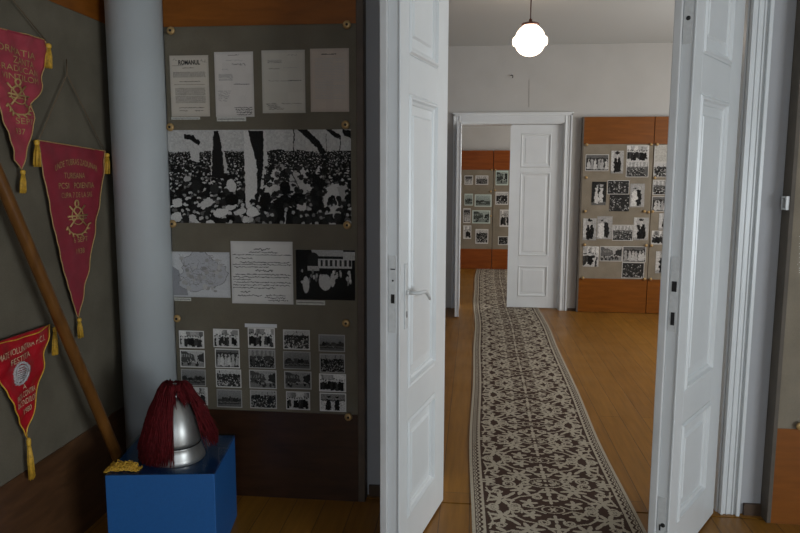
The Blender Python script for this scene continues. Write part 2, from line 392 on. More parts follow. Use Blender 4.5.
# ---- near display board on the doorway wall
nb = empty('display_board', (-1.0, 3.29, 0), label='tall dark display board between white column and door, holding the panoramic crowd photograph', cat='display board')
x0, x1, yf = -1.457, -.548, 3.25
MB().box(x0, x1, yf, 3.327, .445, 2.285).build('cloth_panel', M_FAB, nb)
MB().box(x0, x1, yf-.004, 3.327, 2.285, 2.62).build('top_band', M_WOODN, nb)
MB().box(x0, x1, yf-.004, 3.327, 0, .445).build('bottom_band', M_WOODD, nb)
MB().box(x1, x1+.034, yf-.006, 3.327, .0, 2.62).build('side_frame', M_WOODE, nb, bevel=.003)
for za, zb in ((1.832, 2.275), (1.372, 1.826), (.905, 1.366), (.438, .899)):
    MB().box(x0+.002, x1-.004, yf-.0135, yf-.0095, za, zb).build('glass_pane', M_GLASS, nb)
for x, z in [(-1.415, 2.265), (-.586, 2.276), (-1.436, 1.825), (-.596, 1.832), (-1.443, 1.368), (-.591, 1.370), (-1.439, .904), (-.600, .902), (-.592, .438), (-1.436, .438)]:
    knob(nb, x, yf-.014, z)

# ---- left display board on the left wall
lb = empty('display_board', (-1.77, 2.2, 0), label='tall grey cloth display board on the left wall carrying three red pennants', cat='display board')
MB().box(-1.797, -1.73, 1.1, 3.235, .453, 2.30).build('cloth_panel', M_FAB, lb)
MB().box(-1.797, -1.726, 1.1, 3.235, 2.30, 2.65).build('top_band', M_WOODN, lb)
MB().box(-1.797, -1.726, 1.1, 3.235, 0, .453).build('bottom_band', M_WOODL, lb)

# ---- right near display board
rb = empty('display_board', (1.9, 3.29, 0), label='display board at the right edge of the photo, grey side and orange wood foot', cat='display board')
MB().box(1.395, 2.45, 3.25, 3.327, .458, 2.29).build('cloth_panel', M_FABB, rb)
MB().box(1.395, 2.45, 3.246, 3.327, 2.29, 2.62).build('top_band', M_WOOD, rb)
MB().box(1.395, 2.45, 3.246, 3.327, .0, .458).build('bottom_band', M_WOODN, rb)
MB().box(1.377, 1.395, 3.244, 3.327, 0, 2.62).build('side_frame', M_EDGEG, rb, bevel=.002)
MB().box(1.425, 2.44, 3.2365, 3.2405, .462, .93).build('glass_pane', M_GLASS, rb)
MB().box(1.425, 2.44, 3.2365, 3.2405, .94, 1.40).build('glass_pane', M_GLASS, rb)
knob(rb, 1.487, 3.236, .478)
cp = MB(); cp.box(1.363, 1.377, 3.252, 3.262, 1.455, 1.515); cp.box(1.363, 1.377, 3.292, 3.302, 1.455, 1.515); cp.box(1.363, 1.377, 3.262, 3.292, 1.455, 1.463); cp.box(1.363, 1.377, 3.262, 3.292, 1.507, 1.515)
cp.build('bracket', M_METALP, rb)

# ---- far display boards in the middle room
YB = 8.37
def simple_board(x0, x1, y, yw, zt, ztb, zbb, M_w, M_c, label, side=True):
    r = empty('display_board', ((x0+x1)/2, (y+yw)/2, 0), label=label, cat='display board', group=None)
    MB().box(x0, x1, y, yw, zbb, ztb).build('cloth_panel', M_c, r)
    MB().box(x0, x1, y-.003, yw, ztb, zt).build('top_band', M_w, r)
    MB().box(x0, x1, y-.003, yw, .005, zbb).build('bottom_band', M_w, r)
    if side: MB().box(x0-.018, x0, y-.005, yw, .0, zt).build('side_frame', M_EDGEG, r)
    return r
fb1 = simple_board(1.240, 2.022, YB, 8.447, 2.275, 1.968, .405, M_WOOD, M_FABB, 'wide orange-topped display board beside the far doorway, fully in view')
fb2 = simple_board(2.030, 3.0, YB, 8.447, 2.275, 1.968, .405, M_WOOD, M_FABB, 'orange-topped display board in the middle room, cut off by the right door leaf', side=False)
def small_knob(parent, x, y, z): MB().lathe([(.016, 0), (.017, -.006), (.012, -.012)], (x, y, z), 12, 'y').build('knob', M_BRASS, parent)
for r_, za, zb in ((fb1, 1.59, 1.96), (fb1, 1.20, 1.58), (fb1, .81, 1.19), (fb1, .41, .80)):
    MB().box(1.262, 2.018, YB-.013, YB-.009, za, zb).build('glass_pane', M_GLASS, r_)
for za, zb in ((1.59, 1.96), (1.20, 1.58), (.81, 1.19), (.41, .80)):
    MB().box(2.036, 2.99, YB-.013, YB-.009, za, zb).build('glass_pane', M_GLASS, fb2)
for x, z in [(1.275, 1.963), (1.282, 1.586), (1.285, 1.196), (1.291, .805), (1.285, .412), (1.99, 1.963), (1.953, 1.201), (2.00, 1.192), (1.99, .805), (1.989, .412)]: small_knob(fb1, x, YB-.013, z)
for x, z in [(2.06, 1.963), (2.052, 1.586), (2.045, 1.200), (2.052, .805), (2.06, .412)]: small_knob(fb2, x, YB-.013, z)
# ---- boards in the far room
YC = 12.12
fc1 = simple_board(-.65, .305, YC, 12.247, 2.03, 1.705, .350, M_WOODF, M_FABB, 'red-brown display board seen through the far doorway, left of the pair')
fc2 = simple_board(.315, 1.27, YC, 12.247, 2.03, 1.705, .350, M_WOODF, M_FABB, 'red-brown display board seen through the far doorway, right of the pair', side=False)
for x, z in ((.28, 1.705), (.27, 1.34), (.28, .92)): small_knob(fc1, x, YC-.002, z)
for x, z in ((.345, 1.705), (.345, 1.36)): small_knob(fc2, x, YC-.002, z)

# ------------------------------------------------------------------ painted prints
class Pic:
    def __init__(s, w, h, bg=.5):
        s.w, s.h = w, h; s.a = np.zeros((h, w, 3)); s.a[:] = bg
        s.X, s.Y = np.meshgrid((np.arange(w)+.5)/w, (np.arange(h)+.5)/h)
    def put(s, m, c): s.a[m] = c
    def ell(s, cx, cy, rx, ry, c, rot=0):
        dx, dy = s.X-cx, s.Y-cy
        if rot:
            asp = s.h/s.w; dyy = dy*asp; ca, sa = math.cos(rot), math.sin(rot)
            dx, dy = dx*ca+dyy*sa, (-dx*sa+dyy*ca)/asp
        s.put((dx/rx)**2+(dy/ry)**2 < 1, c)
    def poly(s, pts, c):
        m = np.zeros_like(s.X, bool); n = len(pts)
        for i in range(n):
            (x1, y1), (x2, y2) = pts[i], pts[(i+1) % n]
            if y1 == y2: continue
            k = ((s.Y > y1) != (s.Y > y2)) & (s.X < (x2-x1)*(s.Y-y1)/(y2-y1)+x1); m ^= k
        s.put(m, c)
    def rect(s, x0, y0, x1, y1, c): s.put((s.X > x0) & (s.X < x1) & (s.Y > y0) & (s.Y < y1), c)
    def line(s, x0, y0, x1, y1, wd, c):
        asp = s.h/s.w; ax, ay, bx, by = x0, y0*asp, x1, y1*asp; L2 = (bx-ax)**2+(by-ay)**2+1e-12
        tt = np.clip(((s.X-ax)*(bx-ax)+(s.Y*asp-ay)*(by-ay))/L2, 0, 1)
        s.put((s.X-ax-tt*(bx-ax))**2+(s.Y*asp-ay-tt*(by-ay))**2 < (wd/2)**2, c)
    def noise(s, amp, rs, k=1):
        n = rs.rand(s.h//k+1, s.w//k+1).repeat(k, 0).repeat(k, 1)[:s.h, :s.w]
        s.a *= (1+amp*(n-.5)*2)[..., None]
    def warp(s, amp, k, rs):
        def f():
            g = rs.randn(s.h//k+3, s.w//k+3); y = np.arange(s.h)/k; x = np.arange(s.w)/k
            yi, xi = y.astype(int), x.astype(int); fy, fx = (y-yi)[:, None], (x-xi)[None, :]
            a = g[np.ix_(yi, xi)]*(1-fx)+g[np.ix_(yi, xi+1)]*fx; b = g[np.ix_(yi+1, xi)]*(1-fx)+g[np.ix_(yi+1, xi+1)]*fx
            return a*(1-fy)+b*fy
        I, J = np.meshgrid(np.arange(s.h), np.arange(s.w), indexing='ij')
        s.a = s.a[np.clip((I+amp*f()).round().astype(int), 0, s.h-1), np.clip((J+amp*f()).round().astype(int), 0, s.w-1)]
    def border(s, b, c):
        bx, by = b, b*s.w/s.h; s.put((s.X < bx) | (s.X > 1-bx) | (s.Y < by) | (s.Y > 1-by), c)

def print_obj(name, pic, x0, z0, x1, z1, yfront, **k):
    """sheet facing -Y, made of a grid carrying the printed pattern as colour"""
    h, w_ = pic.h, pic.w
    xs = np.linspace(x0, x1, w_+1); zs = np.linspace(z1, z0, h+1)
    X, Z = np.meshgrid(xs, zs); nv = (w_+1)*(h+1)
    V = np.stack([X, np.full_like(X, yfront), Z], -1).reshape(-1, 3)
    i = np.arange(h)[:, None]*(w_+1)+np.arange(w_)[None, :]
    Fc = np.stack([i, i+w_+1, i+w_+2, i+1], -1).reshape(-1, 4)
    cx, cz = (x0+x1)/2, (z0+z1)/2
    V -= (cx, yfront, cz)
    t_ = .0012
    bv = np.array([(x0-cx, 0, z0-cz), (x1-cx, 0, z0-cz), (x1-cx, 0, z1-cz), (x0-cx, 0, z1-cz), (x0-cx, t_, z0-cz), (x1-cx, t_, z0-cz), (x1-cx, t_, z1-cz), (x0-cx, t_, z1-cz)])
    bf = np.array([(4, 7, 6, 5), (0, 4, 5, 1), (1, 5, 6, 2), (2, 6, 7, 3), (3, 7, 4, 0)])+nv
    V = np.vstack([V, bv]); Fa = np.vstack([Fc, bf])
    me = bpy.data.meshes.new(name); me.vertices.add(len(V)); me.vertices.foreach_set('co', V.ravel().astype('f'))
    me.loops.add(Fa.size); me.loops.foreach_set('vertex_index', Fa.ravel().astype('i'))
    me.polygons.add(len(Fa)); me.polygons.foreach_set('loop_start', (np.arange(len(Fa))*4).astype('i'))
    me.update(calc_edges=True)
    at = me.color_attributes.new('Col', 'FLOAT_COLOR', 'CORNER')
    c = np.ones((len(Fa), 4, 4)); c[:len(Fc), :, :3] = np.clip(pic.a.reshape(-1, 1, 3), 0, 1); c[len(Fc):, :, :3] = .5
    at.data.foreach_set('color', c.ravel().astype('f'))
    me.materials.append(M_PRINT)
    o = bpy.data.objects.new(name, me); COL.objects.link(o); o.location = (cx, yfront, cz)
    return tag(o, **k)

G = lambda v, tint=(1, .97, .92): tuple(v*q for q in tint)
PW = G(.62)
def people(p, rs, y0, y1, n, smin, smax, dark=.02, face=.4, hat=.5):
    items = sorted([(rs.rand(), rs.rand()) for _ in range(n)], key=lambda q: q[1])
    for x, q in items:
        y = y0+(y1-y0)*q; s_ = smin+(smax-smin)*q
        p.ell(x, y+s_*2.0, s_*1.1, s_*2.0*p.w/p.h, G(dark*(1+2*rs.rand())))
        p.ell(x, y, s_*.55, s_*.7*p.w/p.h, G(face*(.5+rs.rand()*.9)))
        if rs.rand() < hat: p.ell(x, y-s_*.45*p.w/p.h, s_*.7, s_*.35*p.w/p.h, G(dark if rs.rand() < .6 else .5))
def small_pic(kind, seed, w_=54, h_=36, border=.035, tone=1.0):
    rs = np.random.RandomState(seed); p = Pic(w_, h_, .3)
    if kind == 'group':
        p.a[:] = G(.55); p.rect(0, .0, 1, .3, G(.62)); p.rect(0, .75, 1, 1, G(.45))
        for _ in range(5): x = rs.rand(); p.rect(x, .02, x+.12+rs.rand()*.1, .34, G(.12+.3*rs.rand()))
        n = 9
        for i in range(n):
            x = .05+.9*(i+.2*rs.rand())/n; tp = .28+.1*rs.rand(); hh = .5+.12*rs.rand(); c = rs.choice([.015, .03, .05, .5], p=[.4, .25, .2, .15])
            p.ell(x, tp+.06, .03, .06, G(.3+.2*rs.rand())); p.ell(x, tp, .035, .03, G(.02)); p.poly([(x-.05, tp+.12), (x+.05, tp+.12), (x+.06, tp+hh), (x-.06, tp+hh)], G(c))
    elif kind == 'crowd':
        p.a[:] = G(.45); p.rect(0, .28, 1, 1, G(.03)); people(p, rs, .25, 1.0, 90, .018, .06)
        for _ in range(4): x = rs.rand(); p.line(x, .03, x+.02, .4, .012, G(.04))
    elif kind == 'land':
        p.a[:] = (np.clip(.42-.25*p.Y, 0, 1))[..., None]*np.array([1, .98, .95]); p.rect(0, .55, 1, 1, G(.09)); p.rect(0, .8, 1, 1, G(.20))
        for _ in range(12): x = rs.rand(); p.ell(x, .5+.1*rs.rand(), .05+.06*rs.rand(), .05+.1*rs.rand(), G(.03+.1*rs.rand()))
        p.line(0, .72, 1, .62+.1*rs.rand(), .02, G(.34))
    elif kind == 'street':
        p.a[:] = G(.38); p.poly([(0, 0), (.55, .25), (.6, .6), (0, .75)], G(.05+.08*rs.rand())); p.poly([(1, .1), (.7, .3), (.7, .6), (1, .7)], G(.04))
        for i in range(5): p.rect(.04+.1*i, .25, .09+.1*i, .42, G(.25))
        p.rect(0, .7, 1, 1, G(.22)); people(p, rs, .5, .75, 14, .02, .05)
    elif kind == 'pair':
        p.a[:] = G(.5); p.rect(0, 0, 1, .35, G(.2)); p.rect(0, .35, 1, .45, G(.1)); p.noise(.4, rs)
        for x in (.33, .66): p.ell(x, .3, .06, .1, G(.25)); p.ell(x, .22, .07, .06, G(.01)); p.poly([(x-.07, .36), (x+.08, .36), (x+.11, .95), (x-.12, .95)], G(.015))
    elif kind == 'white':
        p.a[:] = G(.04); p.rect(0, 0, 1, .2, G(.12))
        for i in range(6):
            x = .12+.15*i+.04*rs.rand(); p.ell(x, .35, .04, .08, G(.35)); p.poly([(x-.05, .42), (x+.05, .42), (x+.08, .9), (x-.08, .9)], G(.55-.3*rs.rand()))
    elif kind == 'portrait':
        p.a[:] = G(.38); p.rect(0, 0, .2, 1, G(.5)); p.rect(0, .88, 1, 1, G(.3))
        p.poly([(.3, .28), (.7, .28), (.82, .6), (.75, .95), (.28, .95), (.2, .6)], G(.015)); p.ell(.5, .18, .13, .1, G(.45)); p.ell(.5, .1, .15, .06, G(.02)); p.poly([(.42, .28), (.58, .28), (.5, .5)], G(.5)); p.ell(.28, .6, .06, .04, G(.4))
    elif kind == 'gown':
        p.a[:] = G(.025); p.rect(0, .85, 1, 1, G(.12))
        for x in (.33, .66): p.ell(x, .17, .08, .06, G(.35)); p.poly([(x-.1, .25), (x+.1, .25), (x+.16, .9), (x-.16, .9)], G(.52))
    elif kind == 'couple':
        p.a[:] = G(.33); p.poly([(.15, .35), (.45, .3), (.5, .95), (.05, .95)], G(.6)); p.poly([(.5, .25), (.75, .25), (.8, .95), (.48, .95)], G(.02)); p.ell(.33, .25, .08, .07, G(.45)); p.ell(.62, .17, .08, .07, G(.42)); p.ell(.33, .19, .1, .04, G(.05))
    elif kind == 'hall':
        p.a[:] = G(.10); p.rect(0, 0, 1, .35, G(.3))
        for i in range(6): p.rect(.05+.16*i, .05, .12+.16*i, .33, G(.5))
        people(p, rs, .4, .9, 40, .03, .05)
    elif kind == 'paper':
        p.a[:] = G(.42, (1, .96, .86)); p.rect(.62, 0, .66, 1, G(.3))
    elif kind == 'dark':
        p.a[:] = G(.03); people(p, rs, .1, .95, 46, .03, .055, face=.3); 
    p.warp(.9, 3, rs); p.noise(.25, rs)
    if border: p.border(border, PW)
    p.a *= tone
    return p

YP = yf-.0045   # sheets on the near board
# big crowd photograph
rs = np.random.RandomState(3)
p = Pic(380, 190, .5)
def U(x, y): return (x-164)/187.0, (y-128)/96.0
p.a[:] = G(.44); p.noise(.12, rs, 4)
sky = p.a.copy()
edge = .225+.008*np.sin(p.X*40)+.012*np.sin(p.X*17)
p.put(p.Y > edge, G(.012))
for row in range(34):
    q = row/33.0; y = .23+.80*q**1.35; s_ = .0035+.021*q**1.5
    n = int(1.0/(s_*2.3))
    for i in range(n):
        x = (i+rs.rand())/n; yy = y+rs.uniform(-1, 1)*s_*1.2
        if rs.rand() < .70:
            c = rs.choice([.42, .22, .10, .5]); p.ell(x, yy, s_*(.5+.5*rs.rand()), s_*(.7+.6*rs.rand()), G(c), rs.uniform(-.5, .5))
        if rs.rand() < .5: p.ell(x+s_*.3, yy+s_*1.6, s_*1.1, s_*1.3, G(.008+.02*rs.rand()))
def PU(pts, c): p.poly([U(*q) for q in pts], c)
def EU(x, y, rx, ry, c, rot=0): a, b = U(x, y); p.ell(a, b, rx/187, ry/96, c, rot)
PU([(181, 132), (190, 133), (198, 140), (196, 144), (188, 138), (182, 137)], G(.012))
PU([(187, 147), (197, 147), (196, 161), (187, 158)], G(.45))
PU([(212, 129), (217, 129), (221, 148), (224, 172), (218, 178), (209, 176)], G(.015)); p.line(*U(210, 129), *U(208, 182), .004, G(.5)); PU([(219, 132), (221, 146), (227, 172), (222, 172)], G(.45))
PU([(243, 129), (248, 129), (256, 165), (255, 196), (248, 208), (243, 206)], G(.55)); PU([(247, 129), (263, 129), (263, 160), (259, 190), (255, 203), (256, 165)], G(.012)); PU([(263, 129), (265, 129), (267, 160), (262, 185), (256, 204), (259, 185), (263, 160)], G(.5))
PU([(298, 128), (307, 128), (318, 138), (327, 151), (321, 152), (312, 141)], G(.012)); p.line(*U(294, 128), *U(294, 150), .005, G(.03))
PU([(326, 128), (332, 128), (341, 134), (341, 138), (335, 136)], G(.012)); PU([(342, 128), (352, 129), (352, 137), (344, 134)], G(.012)); p.line(*U(326, 133), *U(327, 150), .004, G(.1)); p.line(*U(340, 136), *U(340, 150), .006, G(.05))
# horses and white-robed riders
for x, y, rx, ry, c, ro in ((270, 186, 5, 13, .5, .5), (275, 172, 3.5, 8, .5, .5), (283, 190, 13, 7, .42, -.1), (279, 166, 5, 3, .3, 0), (300, 182, 5, 12, .45, -.4), (304, 170, 4, 7, .5, -.5), (295, 178, 7, 5, .4, .3), (309, 183, 4, 7, .5, 0), (263, 194, 7, 2, .4, .3)): EU(x, y, rx, ry, G(c), ro)
for k in range(46): EU(262+54*rs.rand(), 162+38*rs.rand(), .8+2.2*rs.rand(), .8+2.5*rs.rand(), G(.01+.03*rs.rand()), rs.rand())
EU(276, 173, 2.5, 3, G(.1)); EU(301, 176, 3, 3, G(.02)); p.line(*U(268, 184), *U(296, 180), .006, G(.1)); p.line(*U(319, 165), *U(311, 188), .010, G(.55)); p.line(*U(290, 170), *U(300, 190), .006, G(.05))
PU([(322, 190), (330, 184), (338, 182), (344, 190), (338, 200), (334, 213), (324, 214)], G(.5)); PU([(336, 186), (346, 183), (349, 190), (342, 200)], G(.35))
PU([(313, 170), (322, 178), (322, 224), (311, 224), (310, 196)], G(.01))
EU(284, 187, 5.5, 7, G(.006)); EU(284, 191, 9, 2, G(.006)); PU([(272, 200), (284, 193), (294, 200), (298, 224), (268, 224)], G(.008)); EU(297, 197, 7.5, 5, G(.006)); EU(297, 202, 9.5, 1.8, G(.004)); PU([(288, 206), (305, 202), (305, 214), (296, 210)], G(.5)); PU([(284, 214), (297, 209), (312, 216), (312, 224), (282, 224)], G(.01))
p.line(*U(284, 213), *U(283, 224), .010, G(.45))
EU(264, 199, 6, 8, G(.008)); EU(267, 215, 9, 9, G(.02)); EU(268, 213, 4, 5, G(.25))
for k in range(130):
    q = rs.rand(); x, y = 166+184*rs.rand(), 160+62*q; EU(x, y, 1+3*q, 1.2+3*q, G(.006+.02*rs.rand()))
    EU(x, y+1+2*q, .6+1.2*q, .7+1.3*q, G(.15+.3*rs.rand())) if rs.rand() < .6 else None
for x, y, rx, ry, c in ((172, 203, 5, 5, .5), (203, 203, 7, 4, .45), (217, 213, 8, 4.5, .55), (228, 207, 6, 3, .5), (237, 212, 7, 3, .5), (250, 212, 6, 5, .6), (247, 220, 4, 3, .4), (170, 218, 6, 5, .5), (187, 219, 4, 4, .45), (229, 185, 5, 7, .5), (183, 178, 4, 3, .35), (243, 220, 4, 3, .5)): EU(x, y, rx, ry, G(c), -.25)
EU(229, 199, 7, 6, G(.01)); EU(211, 188, 5, 5, G(.03)); EU(192, 185, 5, 6, G(.02))
p.warp(.8, 5, rs); p.noise(.15, rs)
print_obj('photograph', p, -1.457, 1.372, -.574, 1.812, YP, label='large panoramic black and white photograph of a crowd with flags and horses', cat='photograph')

def paper(w_, h_, base=(.56, .50, .44), seed=1):
    rs = np.random.RandomState(seed); p = Pic(w_, h_, .5); p.a[:] = base
    lo = rs.rand(7, 6); yi = (p.Y*5.99).astype(int); xi = (p.X*4.99).astype(int); p.a *= (1+.06*(lo[yi, xi]-.5))[..., None]
    e = np.minimum(np.minimum(p.X, 1-p.X), np.minimum(p.Y, 1-p.Y)); p.a *= (.86+.14*np.clip(e/.06, 0, 1))[..., None]
    return p, rs
def scribble(p, rs, x0, x1, y, amp, c, wd=.006, word=.06):
    x = x0; wd = max(wd*1.25, .011)
    while x < x1:
        L = word*(.5+rs.rand()); e = min(x+L, x1); q = x; yy = y
        while q < e:
            nq = q+.012+.01*rs.rand(); ny = y+amp*(rs.rand()-.5)*2; p.line(q, yy, nq, ny, wd, c); q, yy = nq, ny
        x = e+.02
# newspaper
p, rs = paper(90, 130, (.50, .45, .38), 2)
tx = G(.10)
for x0_, x1_, ya, yb, dn in ((.08, .92, .25, .37, .55), (.10, .90, .47, .50, .4), (.12, .9, .53, .80, .5)):
    n = int((yb-ya)/.016)
    for i in range(n):
        y = ya+i*.016; x = x0_
        while x < x1_-.01:
            L = .02+.04*rs.rand(); p.rect(x, y, min(x+L, x1_), y+.0075, G(.08+.10*rs.rand())); x += L+.012
for x0_, x1_, y in ((.24, .76, .425), (.33, .6, .205), (.2, .85, .855), (.22, .42, .905), (.62, .82, .905)): scribble(p, rs, x0_, x1_, y, .006, tx, .010, .1)
p.line(.06, .165, .94, .16, .006, G(.2)); scribble(p, rs, .08, .2, .07, .02, G(.2)); scribble(p, rs, .8, .93, .1, .03, G(.2))
news = print_obj('newspaper_page', p, -1.433, 1.875, -1.245, 2.155, YP, label='yellowed newspaper front page headed ROMANUL, first sheet in the top row', cat='newspaper')
v_, f_ = text2d('ROMANUL', .035); mb = MB(); mb.add([(-1.338+x*.105, YP-.0006, 2.123+y*.022) for x, y in v_], f_); mb.build('masthead', M_DARK, news)
def typed_doc(seed, base, kind):
    p, rs = paper(80, 124, base, seed)
    if kind == 0:
        scribble(p, rs, .36, .62, .05, .004, G(.15), .012, .1); scribble(p, rs, .3, .7, .13, .01, G(.3)); scribble(p, rs, .45, .8, .19, .02, G(.2), .01); scribble(p, rs, .2, .35, .27, .01, G(.35))
        for i in range(6): scribble(p, rs, .1, .45, .34+i*.018, .003, G(.25), .006)
        scribble(p, rs, .5, .88, .495, .006, G(.08), .012)
        for i in range(6): scribble(p, rs, .08, .40-.02*i, .60+i*.03, .006, G(.2), .008)
        for i in range(4): scribble(p, rs, .5+.02*i, .95, .86+i*.034, .012, G(.07), .012)
    elif kind == 1:
        for i in range(4): scribble(p, rs, .14, .45, .16+i*.013, .003, G(.25), .006)
        scribble(p, rs, .6, .8, .08, .02, G(.3), .008); scribble(p, rs, .17, .4, .29, .01, G(.15), .01); scribble(p, rs, .5, .8, .28, .006, G(.35))
        scribble(p, rs, .15, .9, .485, .005, G(.22), .008); scribble(p, rs, .6, .9, .48, .005, G(.1), .01)
        for i in range(5): scribble(p, rs, .08+.02*i, .3+.05*i, .85+i*.022, .012, G(.12), .009)
        scribble(p, rs, .45, .9, .85, .012, G(.18), .009)
    else:
        scribble(p, rs, .3, .65, .09, .005, G(.06), .016, .2)
        for i in range(26): scribble(p, rs, .12, .88-.3*(rs.rand() < .15), .16+i*.025, .003, G(.36), .004)
    return p
lt = print_obj('typed_document', typed_doc(4, (.56, .52, .48), 0), -1.216, 1.872, -1.03, 2.168, YP, label='pale typed letter with signatures, second sheet in the top row', cat='document')
print_obj('typed_document', typed_doc(5, (.47, .44, .38), 1), -.99, 1.888, -.786, 2.172, YP, label='large blank-looking handwritten sheet, third in the top row', cat='document')
print_obj('typed_document', typed_doc(6, (.44, .37, .31), 2), -.761, 1.892, -.581, 2.176, YP, label='brownish faded typed sheet, fourth and last in the top row', cat='document')
def caption(x0, z0, x1, z1, label, y=YP, seed=9, lines=1):
    p, rs = paper(40, 8, (.50, .49, .44), seed); p.rect(.06, .35, .94, .6, G(.22)); p.noise(.3, rs)
    return print_obj('caption_strip', p, x0, z0, x1, z1, y, label=label, cat='caption', group='paper captions on the near board')
caption(-1.436, 1.861, -1.294, 1.873, 'white caption strip under the yellowed newspaper page')
caption(-1.213, 1.852, -1.071, 1.872, 'white caption strip under the typed letter with signatures')
caption(-1.457, .990, -1.37, 1.006, 'narrow caption strip under the map')
caption(-.846, .984, -.704, 1.006, 'caption strip under the dark street procession photograph')
# map
p, rs = paper(116, 88, (.50, .50, .50), 8)
th = np.linspace(0, 2*np.pi, 40, endpoint=False); rr = 1+.12*np.sin(3*th+1)+.06*rs.randn(40)
p.poly([(0, .32), (.12, .42), (.14, .62), (.24, .75), (.26, .97), (0, .97)], G(.26, (1, 1, 1.05)))
ol = [(.50+.40*a*math.cos(q), .46+.42*a*math.sin(q)) for a, q in zip(rr, th)]
p.poly(ol, G(.40, (1, 1, 1.04)))
for i in range(40): p.line(*ol[i], *ol[(i+1) % 40], .008, G(.16))
for k in range(26):
    x, y = .2+.6*rs.rand(), .15+.65*rs.rand()
    for j in range(7): nx, ny = x+.05*rs.randn(), y+.06*rs.randn(); p.line(x, y, nx, ny, .006, G(.18+.15*rs.rand())); x, y = nx, ny
for k in range(30): p.ell(.15+.7*rs.rand(), .12+.75*rs.rand(), .02+.03*rs.rand(), .02+.04*rs.rand(), G(.25+.2*rs.rand()))
p.noise(.10, rs)
print_obj('map', p, -1.459, 1.010, -1.17, 1.232, YP, label='grey outline map of a country, left sheet in the middle row', cat='map')
# certificate
p, rs = paper(120, 122, (.60, .58, .55), 10)
rows = [(.38, .62, .13, .02, .014), (.30, .75, .175, .012, .008), (.03, .97, .215, .006, .008), (.08, .34, .27, .014, .012), (.15, .95, .335, .010, .008), (.03, .97, .37, .010, .009), (.05, .6, .41, .008, .006), (.40, .66, .465, .016, .013), (.06, .96, .53, .010, .009), (.03, .93, .57, .010, .008), (.03, .3, .61, .010, .009), (.05, .95, .655, .008, .009), (.03, .95, .70, .010, .008), (.03, .7, .745, .010, .009), (.15, .3, .81, .014, .009), (.10, .48, .87, .014, .010), (.56, .86, .86, .012, .008), (.54, .86, .90, .012, .009), (.6, .9, .94, .014, .007)]
for a, b, y, am, wd in rows: scribble(p, rs, a, b, y, am, G(.10), wd*.75, .08)
print_obj('certificate', p, -1.163, .984, -.859, 1.287, YP, label='white handwritten certificate in the centre of the middle row', cat='document')
# street procession
p = Pic(116, 96, .02); rs = np.random.RandomState(12); p.a[:] = G(.012)
p.rect(0, 0, .8, .12, G(.35)); p.ell(.12, .08, .16, .2, G(.01)); p.rect(.8, .03, 1, .2, G(.4)); p.ell(.3, .2, .1, .15, G(.02))
p.rect(.38, .18, .95, .36, G(.42)); [p.rect(.42+.08*i, .2, .46+.08*i, .32, G(.03)) for i in range(7)]; p.rect(.2, .32, .4, .42, G(.35))
for i in range(40):
    x = .1+.85*rs.rand(); y = .42+.25*rs.rand(); p.ell(x, y, .012+.01*rs.rand(), .03+.04*rs.rand(), G(.15+.4*rs.rand()))
for x, y, a, b in ((.17, .70, .055, .17), (.5, .65, .10, .16), (.62, .6, .04, .14), (.42, .62, .03, .13)): p.ell(x, y, a, b, G(.42))
p.noise(.3, rs)
print_obj('photograph', p, -.844, 1.010, -.558, 1.25, YP, label='dark photograph of a street procession, right end of the middle row', cat='photograph')

# grid of twenty small photographs
GRID = [[(-1.439, 0.754, -1.311, 0.842), (-1.437, 0.656, -1.31, 0.744), (-1.436, 0.562, -1.309, 0.647), (-1.432, 0.465, -1.302, 0.557)], [(-1.264, 0.763, -1.133, 0.855), (-1.258, 0.659, -1.133, 0.756), (-1.257, 0.56, -1.128, 0.653), (-1.256, 0.458, -1.127, 0.55)], [(-1.089, 0.765, -0.954, 0.866), (-1.088, 0.662, -0.954, 0.758), (-1.088, 0.56, -0.95, 0.655), (-1.086, 0.459, -0.951, 0.553)], [(-0.913, 0.762, -0.781, 0.86), (-0.915, 0.664, -0.779, 0.753), (-0.911, 0.565, -0.776, 0.654), (-0.904, 0.46, -0.784, 0.552)], [(-0.738, 0.757, -0.609, 0.841), (-0.734, 0.651, -0.61, 0.746), (-0.738, 0.557, -0.605, 0.647), (-0.736, 0.458, -0.605, 0.551)]]
KG = [['group', 'street', 'land', 'group'], ['group', 'white', 'crowd', 'land'], ['group', 'hall', 'street', 'crowd'], ['crowd', 'land', 'street', 'group'], ['land', 'crowd', 'group', 'pair']]
TG = [[1, 1, .55, .9], [1, 1, .9, .5], [1, .55, .7, .6], [.85, .45, .6, .75], [.5, .5, 1, 1]]
CN = ['leftmost', 'second', 'middle', 'fourth', 'rightmost']; RN = ['top', 'second', 'third', 'bottom']
KD = {'group': 'group of standing people', 'street': 'street scene', 'land': 'dim landscape', 'white': 'people in white', 'crowd': 'crowd', 'hall': 'hall', 'pair': 'two dark figures on snow'}
for ci in range(5):
    for ri in range(4):
        x0_, z0_, x1_, z1_ = GRID[ci][ri]
        print_obj('photograph', small_pic(KG[ci][ri], 40+ci*4+ri, tone=TG[ci][ri]), x0_, z0_, x1_, z1_, YP, label='small print of %s, %s column, %s row of the twenty-photo grid' % (KD[KG[ci][ri]], CN[ci], RN[ri]), cat='photograph', group='small photographs in the grid of twenty')
p = Pic(30, 6, .6)
print_obj('caption_strip', p, -1.103, .867, -.943, .885, YP, label='blank white strip above the middle column of the small photo grid', cat='caption', group='paper captions on the near board')

